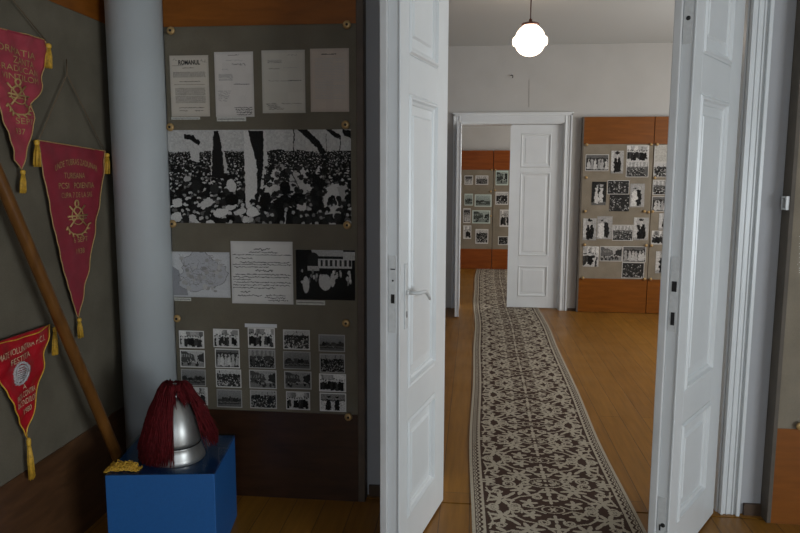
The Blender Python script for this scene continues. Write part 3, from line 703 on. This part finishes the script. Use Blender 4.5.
# photographs on the middle-room boards
FB = [((1.269, 1.662, 1.53, 1.85), 'white', 'row of people in pale clothes, top left'), ((1.557, 1.634, 1.696, 1.893), 'portrait', 'standing figure, top row second'), ((1.729, 1.775, 1.976, 1.953), 'group', 'seated group, upper of two stacked top right'), ((1.729, 1.592, 1.98, 1.772), 'hall', 'people in a courtyard, lower of two stacked top right'),
      ((1.352, 1.268, 1.516, 1.539), 'gown', 'two figures in long white gowns on black'), ((1.527, 1.395, 1.773, 1.554), 'dark', 'dark crowd of faces, upper centre'), ((1.558, 1.198, 1.781, 1.392), 'dark', 'dark group of faces, lower centre'), ((1.786, 1.247, 1.948, 1.517), 'couple', 'couple standing, second row right'),
      ((1.268, .857, 1.42, 1.113), 'portrait', 'woman in dark skirt, third row left'), ((1.428, .874, 1.600, 1.139), 'couple', 'bride and groom, third row second'), ((1.604, .857, 1.838, 1.04), 'hall', 'people at tables, third row centre'), ((1.843, .865, 2.010, 1.128), 'portrait', 'dark-suited person, third row right'),
      ((1.28, .546, 1.46, .785), 'group', 'four standing people, bottom row left'), ((1.473, .613, 1.727, .788), 'street', 'scene with a vehicle, bottom row centre'), ((1.732, .606, 1.994, .791), 'white', 'people raising a flag, bottom row right'), ((1.731, .417, 1.984, .602), 'dark', 'dark line of people, lowest print of the board')]
for i, (q, k_, l_) in enumerate(FB):
    ar = (q[2]-q[0])/(q[3]-q[1]); pc = small_pic(k_, 100+i, int(34*max(ar, .7)), 34, border=.012)
    print_obj('photograph', pc, *q, YB-.0045, label='far board photograph: '+l_, cat='photograph', group='photographs on the far board')
FB2 = [((2.036, 1.760, 2.30, 1.952), 'paper', 'pale sheet of paper, top'), ((2.036, 1.593, 2.30, 1.757), 'crowd', 'small crowd, under the pale sheet'), ((2.036, 1.391, 2.30, 1.56), 'hall', 'seated people, second from top'), ((2.036, 1.201, 2.30, 1.372), 'white', 'pale figures, third from top'), ((2.124, .987, 2.30, 1.178), 'portrait', 'dark standing figure, in the middle'), ((2.05, .819, 2.27, .977), 'group', 'group with white paper, below the middle'), ((2.11, .481, 2.27, .737), 'portrait', 'tall dark figure, lowest')]
for i, (q, k_, l_) in enumerate(FB2):
    ar = (q[2]-q[0])/(q[3]-q[1]); pc = small_pic(k_, 140+i, int(34*max(ar, .7)), 34, border=.012)
    print_obj('photograph', pc, *q, YB-.0045, label='half-hidden board photograph: '+l_, cat='photograph', group='photographs on the board behind the right door leaf')
RC = [((-.178, 1.452, -.033, 1.608), 'white', 'pale print at top left'), ((.008, 1.452, .227, 1.609), 'hall', 'print of a room, top row'), ((.35, 1.445, .563, 1.692), 'street', 'tall grey print, top right'), ((-.173, 1.098, -.028, 1.298), 'land', 'dim print at second row left edge'), ((.001, 1.079, .290, 1.287), 'land', 'wide pale-framed landscape'), ((.353, 1.115, .571, 1.334), 'crowd', 'grey crowd print on the right'), ((-.036, .791, .272, 1.016), 'street', 'large pale-framed street print'), ((-.19, .796, -.065, 1.048), 'white', 'narrow pale print at left edge'), ((.434, .74, .599, 1.032), 'group', 'tall print right of the street print'), ((-.186, .523, -.048, .755), 'group', 'dark print at lower left edge'), ((.024, .442, .245, .694), 'crowd', 'square crowd print, lowest row'), ((.413, .425, .587, .572), 'dark', 'dark print at lower right')]
for i, (q, k_, l_) in enumerate(RC):
    pc = small_pic(k_, 170+i, 30, 26, border=.06); 
    if k_ in ('land', 'street'): pc.a *= np.array([.85, 1.0, .95])
    print_obj('photograph', pc, *q, YC-.0045, label='far room photograph: '+l_, cat='photograph', group='photographs seen through the far doorway')

# ------------------------------------------------------------------ carpet runner
def carpet():
    Wd, P = .785, .59; nx, ny = 196, 148
    t = Pic(nx, ny, .0); xm = np.abs((np.arange(nx)+.5)/nx-.5)*Wd; y = (np.arange(ny)+.5)/ny*P
    X, Y = np.meshgrid(xm, y); L = np.zeros((ny, nx), bool)      # light mask
    def wrap(d): return (d+P/2) % P-P/2
    def ell(cx, cy, rx, ry, rot=0):
        dx, dy = X-cx, wrap(Y-cy); ca, sa = math.cos(rot), math.sin(rot); return ((dx*ca+dy*sa)/rx)**2+((-dx*sa+dy*ca)/ry)**2
    def star(cx, cy, r, n, rot, k=.45):
        dx, dy = X-cx, wrap(Y-cy); a = np.arctan2(dy, dx)-rot; d = np.hypot(dx, dy); return d < r*(1-k+k*np.abs(np.cos(n*a/2))**1.8)
    def curl(cx, cy, r, w_, a0, s=1):
        nonlocal L
        dx, dy = X-cx, wrap(Y-cy); a = ((np.arctan2(dy, dx)-a0)*s) % (2*np.pi); d = np.hypot(dx, dy)
        for turn in (0, 1): rr = r*(1-.42*(a/(2*np.pi)+turn)); L |= (np.abs(d-rr) < w_*(1-.35*turn)) & (rr > r*.25)
    def band(pts, w_):
        nonlocal L
        for (x1, y1), (x2, y2) in zip(pts[:-1], pts[1:]):
            dx, dy = X-x1, wrap(Y-y1); vx, vy = x2-x1, y2-y1; tt = np.clip((dx*vx+dy*vy)/(vx*vx+vy*vy), 0, 1); L |= (dx-tt*vx)**2+(dy-tt*vy)**2 < w_*w_
    L |= (ell(0, 0, .098, .058) < 1) & (ell(0, 0, .088, .049) > 1)
    L |= star(.052, .0, .026, 6, .3, .75); L |= ell(0, -.026, .007, .016) < 1; L |= ell(0, .026, .007, .016) < 1; curl(.03, .022, .014, .0035, 0); curl(.03, -.022, .014, .0035, 3, -1)
    L |= (ell(0, .295, .058, .038) < 1) & (ell(0, .295, .050, .031) > 1); L |= star(0, .295, .026, 6, 0, .75)
    for s in (1, -1):
        L |= star(.0, s*.105, .050, 4, math.pi/2, .8); L |= star(0, s*.20, .040, 4, 0, .8)
        L |= star(.128, s*.088, .068, 7, s*1.2, .62); L |= star(.245, s*.205, .070, 7, -s*.6, .62); L |= star(.110, s*.235, .046, 5, s*2.0, .65); L |= star(.295, s*.012, .040, 5, 0, .6)
        L |= ell(.262, s*.075, .030, .012, s*.7) < 1; L |= ell(.19, s*.150, .036, .010, s*.9) < 1; L |= ell(.30, s*.125, .022, .010, -s*.6) < 1
        curl(.195, s*.030, .038, .0065, 1.0*s, s); curl(.258, s*.118, .026, .0055, 3.0, -s); curl(.060, s*.165, .028, .006, 2.2, s); curl(.288, s*.283, .030, .006, 0, s); curl(.180, s*.275, .034, .0065, 4.0, -s); curl(.105, s*.02, .022, .005, 2.0, s)
        band([(.02, s*.075), (.05, s*.12), (.10, s*.155), (.15, s*.170), (.19, s*.21), (.20, s*.25)], .0055); band([(.13, s*.03), (.165, s*.065), (.21, s*.075), (.25, s*.045), (.31, s*.055)], .005)
        band([(.312, s*.08), (.295, s*.155), (.312, s*.24)], .0045); band([(.04, s*.255), (.09, s*.285), (.14, s*.27)], .005)
    # dark veins over leaves
    D = np.zeros_like(L)
    for s in (1, -1):
        D |= ell(.125, s*.085, .010, .004, s*.6) < 1; D |= ell(.235, s*.20, .012, .004, s*.9) < 1
    L &= ~D
    e = Wd/2-X                                     # distance from the edge
    L &= e > .062
    L |= (e < .064) & (e > .056)
    sc = .021+.014*np.abs(np.sin(Y/P*math.pi*13)); L |= (e > .016) & (e < .056) & (np.abs(e-sc-.012) > .0055) & (np.abs(e-sc+.004) > .003)
    L |= e < .018
    L &= ~((e < .021) & (e > .017))
    y0, y1 = .6, 12.10; dy = P/ny; n = int((y1-y0)/dy)
    ys = y0+np.arange(n+1)*dy
    def shift(v): return .012*np.sin(v*1.1)+.006*np.sin(v*2.7)+.035*np.clip((v-8.2)/4, 0, 1)+.002
    xs = np.linspace(.008, .008+Wd, nx+1)
    XX, YY = np.meshgrid(xs, ys); wv = (1+.004*np.sin(YY*3))
    XX = XX+shift(YY); ZZ = np.full_like(XX, .007)+.0015*np.sin(YY*5+XX*3)
    V = np.stack([XX, YY, ZZ], -1).reshape(-1, 3)
    i = np.arange(n)[:, None]*(nx+1)+np.arange(nx)[None, :]; Fc = np.stack([i, i+1, i+nx+2, i+nx+1], -1).reshape(-1, 4)
    # side skirts
    sv = []; sf = []; base = len(V); st = range(0, n+1, 6); k = 0
    for side in (0, nx):
        pr = None
        for j in st:
            a = V[j*(nx+1)+side]; sv += [tuple(a), (a[0], a[1], .0005)]
            if pr is not None: q = (pr, pr+1, base+k+1, base+k); sf.append(q if side == 0 else q[::-1])
            pr = base+k; k += 2
    V = np.vstack([V, np.array(sv)]); Fa = np.vstack([Fc, np.array(sf)])
    me = bpy.data.meshes.new('carpet_runner'); me.vertices.add(len(V)); me.vertices.foreach_set('co', V.ravel().astype('f'))
    me.loops.add(Fa.size); me.loops.foreach_set('vertex_index', Fa.ravel().astype('i')); me.polygons.add(len(Fa)); me.polygons.foreach_set('loop_start', (np.arange(len(Fa))*4).astype('i')); me.update(calc_edges=True)
    at = me.color_attributes.new('Col', 'FLOAT_COLOR', 'CORNER')
    light = np.array([.41, .36, .28]); dark = np.array([.062, .036, .027])
    M_ = np.where(L[..., None], light, dark); rs = np.random.RandomState(1)
    full = M_[(np.arange(n)) % ny]; full = full*(1+.25*(rs.rand(n, nx, 1)-.5))
    c = np.ones((len(Fa), 4, 4)); c[:len(Fc), :, :3] = full.reshape(-1, 1, 3); c[len(Fc):, :, :3] = light*.8
    at.data.foreach_set('color', c.ravel().astype('f'))
    Mc = print_material('woven_runner', .6); Mc.node_tree.nodes['Principled BSDF'].inputs['Specular IOR Level'].default_value = .1; me.materials.append(Mc)
    o = bpy.data.objects.new('carpet_runner', me); COL.objects.link(o)
    return tag(o, 'long beige and brown floral runner carpet through both doorways', 'carpet')
carpet()

# ------------------------------------------------------------------ blue plinth, glass sheet, helmet, braid
bp_ = empty('plinth', (-1.280, 2.795, 0), math.radians(8.4), label='blue box-shaped plinth under the plumed helmet', cat='plinth')
W2, D2 = .219, .214
MB().box(-W2, W2, -D2, D2, .0, .398).build('body', M_BLUE, bp_, local=True, bevel=.003)
gs = MB(); gs.box(-W2-.004, W2+.004, -D2-.004, D2+.004, 0, .006)
g_ = gs.build('glass_sheet', None or glass_material('green_tinted_glass', (.72, .82, .84), .04, 1.6)); g_.location = (-1.280, 2.795, .3985); g_.rotation_euler = (0, 0, math.radians(8.4))
tag(g_, 'clear glass sheet covering the top of the blue plinth', 'glass sheet')
ZB = .4055
HC = Vector((-1.254, 2.765, ZB))
he = empty('helmet', HC, math.radians(-60), label='silver metal helmet with long dark red horsehair plume on the blue plinth', cat='helmet')
def dome_ring(prof, n=48, sx=1.10, sy=.93):
    mb = MB(); vs = []; fs = []
    for r, z in prof:
        for i in range(n): a = 2*math.pi*i/n; vs.append((r*sx*math.cos(a), r*sy*math.sin(a), z))
    for j in range(len(prof)-1):
        for i in range(n): a = j*n+i; b = j*n+(i+1) % n; fs.append((a, b, b+n, a+n))
    mb.add(vs, fs, True); return mb
dome_ring([(.104, .068), (.107, .070), (.107, .085), (.106, .11), (.101, .14), (.093, .17), (.081, .20), (.064, .228), (.044, .250), (.022, .262), (.001, .266)]).build('dome', M_SILVER, he, local=True)
dome_ring([(.124, .0), (.126, .002), (.119, .02), (.111, .045), (.109, .062), (.110, .066), (.104, .067)]).build('rim_band', M_SILVER, he, local=True)
dome_ring([(.1085, .0645), (.1100, .0665), (.1105, .069), (.1095, .071), (.107, .0715)]).build('dark_band', M_DARK, he, local=True)
MB().lathe([(.02, .258), (.022, .268), (.014, .275), (.014, .30), (.022, .305), (.022, .312), (.008, .318)], (0, 0, 0), 18).build('crest_socket', M_SILVER, he, local=True)
# plume: strands springing from the socket and falling over the dome (world-aligned, then moved into the helmet's frame)
def plume():
    r_ = random.Random(5); mb = MB()
    inv = Matrix.Rotation(math.radians(60), 4, 'Z')
    DR = [(0, .132), (.02, .127), (.066, .119), (.11, .115), (.14, .110), (.17, .102), (.20, .090), (.228, .072), (.25, .050), (.262, .026), (.27, .016), (.5, .012)]
    def dome_r(z):
        for (a, ra), (b, rb_) in zip(DR[:-1], DR[1:]):
            if a <= z <= b: return ra+(rb_-ra)*(z-a)/(b-a)
        return .012
    def strand(ang, reach, drop, lift, cone):
        pts = []; n = 13; w1 = r_.uniform(-.12, .12); ph = r_.uniform(0, 6); lay = r_.random()**.7*.014; w2 = r_.uniform(.001, .006); fq = r_.uniform(6, 16)
        for i in range(n):
            q = i/(n-1)
            z = max(.306+lift*math.sin(min(q*4.5, 1)*math.pi)-drop*max(0, q-.08)**1.05, .004)
            out = max(.010+reach*q**cone, dome_r(z)+.004+lay)+w2*math.sin(q*fq+ph)
            a = ang+w1*math.sin(q*4+ph)*q
            p = inv @ Vector((out*math.cos(a), out*math.sin(a)*.97, z)); pts.append(p)
        mb.tube(pts, [.0024]*9+[.0022, .0018, .0013, .0006], 4)
    for i in range(1500):   # main fall, covering one half of the dome
        a = r_.gauss(222, 36)
        if a > 282+r_.gauss(0, 3) or a < 120: continue
        strand(math.radians(a), r_.uniform(.11, .150), r_.uniform(.27, .345), r_.uniform(.004, .022), r_.uniform(.5, .75))
    for i in range(480):   # fall over the other side
        strand(math.radians(r_.gauss(22, 13)), r_.uniform(.13, .165), r_.uniform(.22, .29), r_.uniform(.004, .022), r_.uniform(.55, .85))
    for i in range(220):
        strand(math.radians(r_.uniform(0, 360)), r_.uniform(.01, .05), r_.uniform(.02, .09), r_.uniform(.008, .02), .6)
    return mb
pl = plume().build('plume', M_HAIR, he, local=True)
# gold braid heap on the plinth corner
def braid():
    r_ = random.Random(11); mb = MB()
    for i in range(120):
        cx, cy = r_.gauss(0, .052), r_.gauss(0, .017); a = r_.uniform(0, math.pi); L = r_.uniform(.012, .04); pts = []
        zz = r_.uniform(.004, .034)*math.exp(-(cx/.06)**2)
        for k in range(13):
            q = k/12*2*math.pi; x = cx+L*math.cos(q)*math.cos(a)-.012*math.sin(q+.5)*math.sin(a); y = cy+.6*(L*math.cos(q)*math.sin(a)+.012*math.sin(q)*math.cos(a))
            pts.append((.072*math.tanh(x/.072), .033*math.tanh(y/.033), .0032+zz*(.6+.4*math.sin(q*2+i))))
        mb.tube(pts, .0021, 5)
    return mb
br_ = braid().build('gold_braid', M_GOLD); br_.location = (-1.410, 2.598, ZB-.0005); br_.rotation_euler = (0, 0, math.radians(10))
tag(br_, 'heap of yellow gold braid cord on the left corner of the plinth', 'braid')

# ------------------------------------------------------------------ leaning wooden pole
Fp = Vector((-1.562, 3.020, .004)); Up = Vector((-1.66, 2.317, 1.581)); Dp = Up-Fp
pm = MB(); N = 16; pm.tube([Fp+Dp*(k/N*1.32) for k in range(N+1)], [.0255-.003*(k/N) for k in range(N+1)], 16)
tag(pm.build('wooden_pole', M_POLE), 'brown varnished wooden pole leaning against the left display board', 'pole')

# ------------------------------------------------------------------ pennants
def resample(pts, step=.02):
    out = []
    for i in range(len(pts)):
        a = np.array(pts[i], float); b = np.array(pts[(i+1) % len(pts)], float); n = max(1, int(np.linalg.norm(b-a)/step))
        out += [tuple(a+(b-a)*k/n) for k in range(n)]
    return out
def pennant(pts, x, material, text, emblem, trim, tassels, cord, label, name='pennant', folds=.006, seed=1, metal=None):
    root = empty(name, (x, pts[0][0], pts[0][1]), label=label, cat='pennant', group='red pennants on the left display board')
    o = np.array(pts); ymin, ymax, zmin, zmax = o[:, 0].min(), o[:, 0].max(), o[:, 1].min(), o[:, 1].max()
    def fold(y, z): return folds*(math.sin(z*38+y*22+seed)+.6*math.sin(y*60+z*15+seed*2)+.5*math.sin(z*85-y*40))*.5
    # cloth: horizontal strips across the outline
    N = 90; M = 26; mb = MB(); vs = []; rows = []
    P = [tuple(q) for q in pts]
    for i in range(N+1):
        z = zmax-(zmax-zmin)*(i+.02)/(N+.04); xsn = []
        for k in range(len(P)):
            (ya, za), (yb, zb) = P[k], P[(k+1) % len(P)]
            if (za > z) != (zb > z): xsn.append(ya+(yb-ya)*(z-za)/(zb-za))
        if len(xsn) < 2: continue
        a, b = min(xsn), max(xsn); rows.append((z, a, b))
    for z, a, b in rows:
        for j in range(M+1): y = a+(b-a)*j/M; vs.append((x+fold(y, z), y, z))
    nf = len(vs); vs += [(q[0]-.0025, q[1], q[2]) for q in vs]
    fs = []
    for i in range(len(rows)-1):
        for j in range(M):
            a = i*(M+1)+j; fs.append((a, a+M+1, a+M+2, a+1)); fs.append((a+nf, a+1+nf, a+M+2+nf, a+M+1+nf))
        for j in (0, M):
            a = i*(M+1)+j; q = (a, a+nf, a+M+1+nf, a+M+1); fs.append(q if j == 0 else q[::-1])
    mb.add(vs, fs, True); mb.build('cloth', material, root)
    # trim cord round the outline
    rp = resample(pts, .015); rp.append(rp[0])
    mb = MB().tube([(x+fold(y, z)+.001, y, z) for y, z in rp], .0024, 6); mb.build('edge_cord', trim, root)
    # lettering
    for s_, yc, zc, wd, ht, slope, arc in text:
        v, f = text2d(s_)
        tm = MB(); tm.add([(x+fold(yc+u*wd, zc)+.004, yc+u*wd, zc+q*ht+slope*u*wd-arc*(u*2)**2) for u, q in v], f)
        tm.build('lettering', metal or M_GOLDD, root)
    em = MB(); yc, zc, er, style = emblem; ew = 1.35
    def st(pp, r=.0025): em.tube([(x+fold(yc+a*ew, zc+b)+.003, yc+a*ew, zc+b) for a, b in pp], r, 5)
    circ = lambda cx, cy, rx, ry, a0=0, a1=360: [(cx+rx*math.cos(math.radians(q)), cy+ry*math.sin(math.radians(q))) for q in np.linspace(a0, a1, 22)]
    if style == 'star':
        st(circ(0, 0, er*.55, er*.6)); st(circ(0, -er*.35, er*1.0, er*.95, 200, 340), .0035); st([(-er*.7, er*.7), (er*.7, -er*.7)], .004); st([(er*.7, er*.7), (-er*.7, -er*.7)], .004); st(circ(0, er*.85, er*.18, er*.22), .004)
        st([(-er*.9, 0), (er*.9, 0)], .0045); st([(-er*.8, -er*.2), (er*.8, -er*.2)], .003)
        for a in range(200, 341, 20): q = math.radians(a); st([(er*1.0*math.cos(q), -er*.35+er*.95*math.sin(q)), (er*1.2*math.cos(q+.15), -er*.35+er*1.15*math.sin(q+.15))], .004)
        st(circ(0, er*.3, er*.35, er*.3, 0, 180), .004)
    else:
        st(circ(0, 0, er*.62, er), .005); st(circ(0, 0, er*.42, er*.75), .003)
        for k in range(-3, 4): st([(-er*.4, k*er*.2), (er*.4, k*er*.2+er*.08)], .0035)
        for a in range(0, 360, 24): q = math.radians(a); st([(er*.62*math.cos(q), er*math.sin(q)), (er*.75*math.cos(q), er*1.12*math.sin(q))], .0035)
        st([(-er*.3, -er*.95), (0, -er*.6), (er*.3, -er*.95)], .004)
    em.build('emblem', M_SILVT if style != 'star' else M_GOLDD, root)
    for (y0, z0), (y1, z1), rad in tassels:
        t = MB(); rt = random.Random(int(y0*1000)); L = z0-z1
        t.lathe([(rad*.3, 0), (rad*.55, -L*.05), (rad*.5, -L*.16), (rad*.35, -L*.2)], (x+.006, y0, z0), 10)
        for k in range(60):
            a = rt.uniform(0, 6.28); rr = rad*rt.random()**.5
            t.tube([(x+.006+.3*rr*math.cos(a), y0+.3*rr*math.sin(a), z0-L*.15), (x+.006+.55*rr*math.cos(a), (y0+y1)/2+.8*rr*math.sin(a), z0-L*.5), (x+.006+.55*rr*math.cos(a), y1+rr*math.sin(a), z1+rt.uniform(0, L*.08))], .0016, 4)
        t.build('tassel', M_GOLD, root)
    if cord:
        t = MB(); cp = [(x-.004, y, z) for y, z in cord]; t.tube(cp, .0028, 5); t.build('hanging_cord', M_CORD, root)
    # rod along the top edge
    return root

pennant([(2.324, 2.119), (2.437, 2.122), (2.711, 2.132), (2.69, 2.051), (2.666, 1.951), (2.623, 1.9), (2.595, 1.871), (2.602, 1.818), (2.569, 1.74), (2.502, 1.618), (2.465, 1.654), (2.415, 1.814), (2.376, 1.95)][:13],
        -1.703, M_RED1,
        [('FORMATIA', 2.50, 2.055, .25, .024, -.02, 0), ('ZANTA', 2.55, 2.020, .14, .024, -.02, 0), ('RADUCAN', 2.53, 1.990, .20, .022, -.02, 0), ('VINTILOM', 2.53, 1.960, .20, .022, -.02, 0), ('SEPT', 2.535, 1.800, .09, .022, -.02, 0), ('937', 2.515, 1.762, .05, .022, -.02, 0)],
        (2.51, 1.895, .055, 'star'), M_GOLDD, [((2.712, 2.118), (2.700, 2.020), .022), ((2.500, 1.618), (2.491, 1.530), .018)], [(2.452, 2.298), (2.522, 2.24), (2.712, 2.129)],
        'faded pinkish-red pennant with creased cloth, highest on the left, cut by the frame', folds=.010, seed=2)
pennant([(2.612, 1.735), (3.111, 1.71), (3.091, 1.6), (3.021, 1.42), (2.922, 1.181), (2.823, 0.983), (2.761, 1.125), (2.697, 1.335), (2.655, 1.52)],
        -1.703, M_RED2,
        [('UNDE TUBRAS ZADUNAR', 2.868, 1.655, .32, .025, 0, .028), ('TURISANA', 2.850, 1.597, .16, .024, 0, 0), ('PCSI   POIENTIA', 2.868, 1.555, .27, .024, 0, 0), ('CUPA 7 DE LA SAS', 2.862, 1.515, .23, .022, 0, 0), ('6 SEPT', 2.872, 1.322, .10, .022, 0, 0), ('1938', 2.862, 1.273, .065, .022, 0, 0)],
        (2.858, 1.425, .062, 'star'), M_GOLDD, [((2.597, 1.735), (2.590, 1.630), .020), ((3.122, 1.700), (3.112, 1.604), .020), ((2.818, .985), (2.824, .895), .018)], [(2.619, 1.727), (2.845, 2.015), (2.852, 2.077), (2.850, 2.015), (3.12, 1.705)],
        'large dark crimson pennant with gold lettering hanging beside the white column', folds=.004, seed=5)
pennant([(2.225, 1.008), (2.311, 0.994), (2.40, .986), (2.471, 0.985), (2.56, .990), (2.613, 1.000), (2.555, .855), (2.424, 0.594), (2.31, .84)],
        -1.700, M_RED3,
        [('FORMATIE VOLUNTARA P.C.I.', 2.400, .945, .33, .024, .05, -.006), ('FESTITA', 2.415, .912, .13, .022, .05, 0), ('A', 2.430, .797, .015, .017, 0, 0), ('PAZA CONTRA', 2.432, .768, .125, .022, .10, 0), ('INCENDIILOR', 2.430, .740, .115, .022, .10, 0), ('1980', 2.428, .708, .05, .020, .10, 0)],
        (2.413, .853, .042, 'badge'), M_GOLD, [((2.634, .985), (2.625, .870), .016), ((2.424, .595), (2.430, .425), .016)], None,
        'bright red satin pennant with silver badge, lowest, tassel hanging over the wood band', folds=.010, seed=9, metal=M_PALE)

# ------------------------------------------------------------------ pendant lamp
lm = empty('pendant_lamp', (.43, 6.0, 3.1), label='lit white glass globe pendant lamp on a thin cord in the middle room', cat='lamp')
gz = 2.57
prof = [(.02, .0), (.055, .008), (.088, .026), (.112, .052), (.124, .076), (.132, .084), (.148, .094), (.153, .108), (.153, .135), (.149, .150), (.134, .162), (.127, .172), (.116, .198), (.095, .226), (.066, .250), (.055, .256)]
prof = [(a*.93, .006+b_*.96) for a, b_ in prof]
MB().lathe(prof, (.43, 6.0, gz), 40).build('globe', M_GLOBE, lm)
MB().lathe([(.070, .252), (.072, .262), (.060, .270), (.016, .275), (.012, .30)], (.43, 6.0, gz), 24).build('holder', M_LAMPR, lm)
MB().tube([(.43, 6.0, gz+.29), (.43, 6.0, 3.06)], .005, 8).build('cord', M_LAMPR, lm)
MB().lathe([(.045, 3.06), (.05, 3.075), (.05, 3.1)], (.43, 6.0, 0), 20).build('ceiling_rose', M_LAMPR, lm)
# hook and wire above the far doorway
hk = MB().tube([(.398, 8.449, 2.76), (.398, 8.425, 2.762), (.410, 8.415, 2.760), (.418, 8.415, 2.745), (.412, 8.415, 2.728)], .005, 8).build('wall_hook', M_DARK)
tag(hk, 'small dark hook in the wall above the far doorway', 'hook')
wi = MB(); wi.tube([(.605, 8.448, 2.71), (.608, 8.448, 2.55), (.612, 8.448, 2.40)], .0012, 5); tag(wi.build('wall_wire', M_EDGEG), 'thin dark wire hanging down the wall over the far door casing', 'wire')
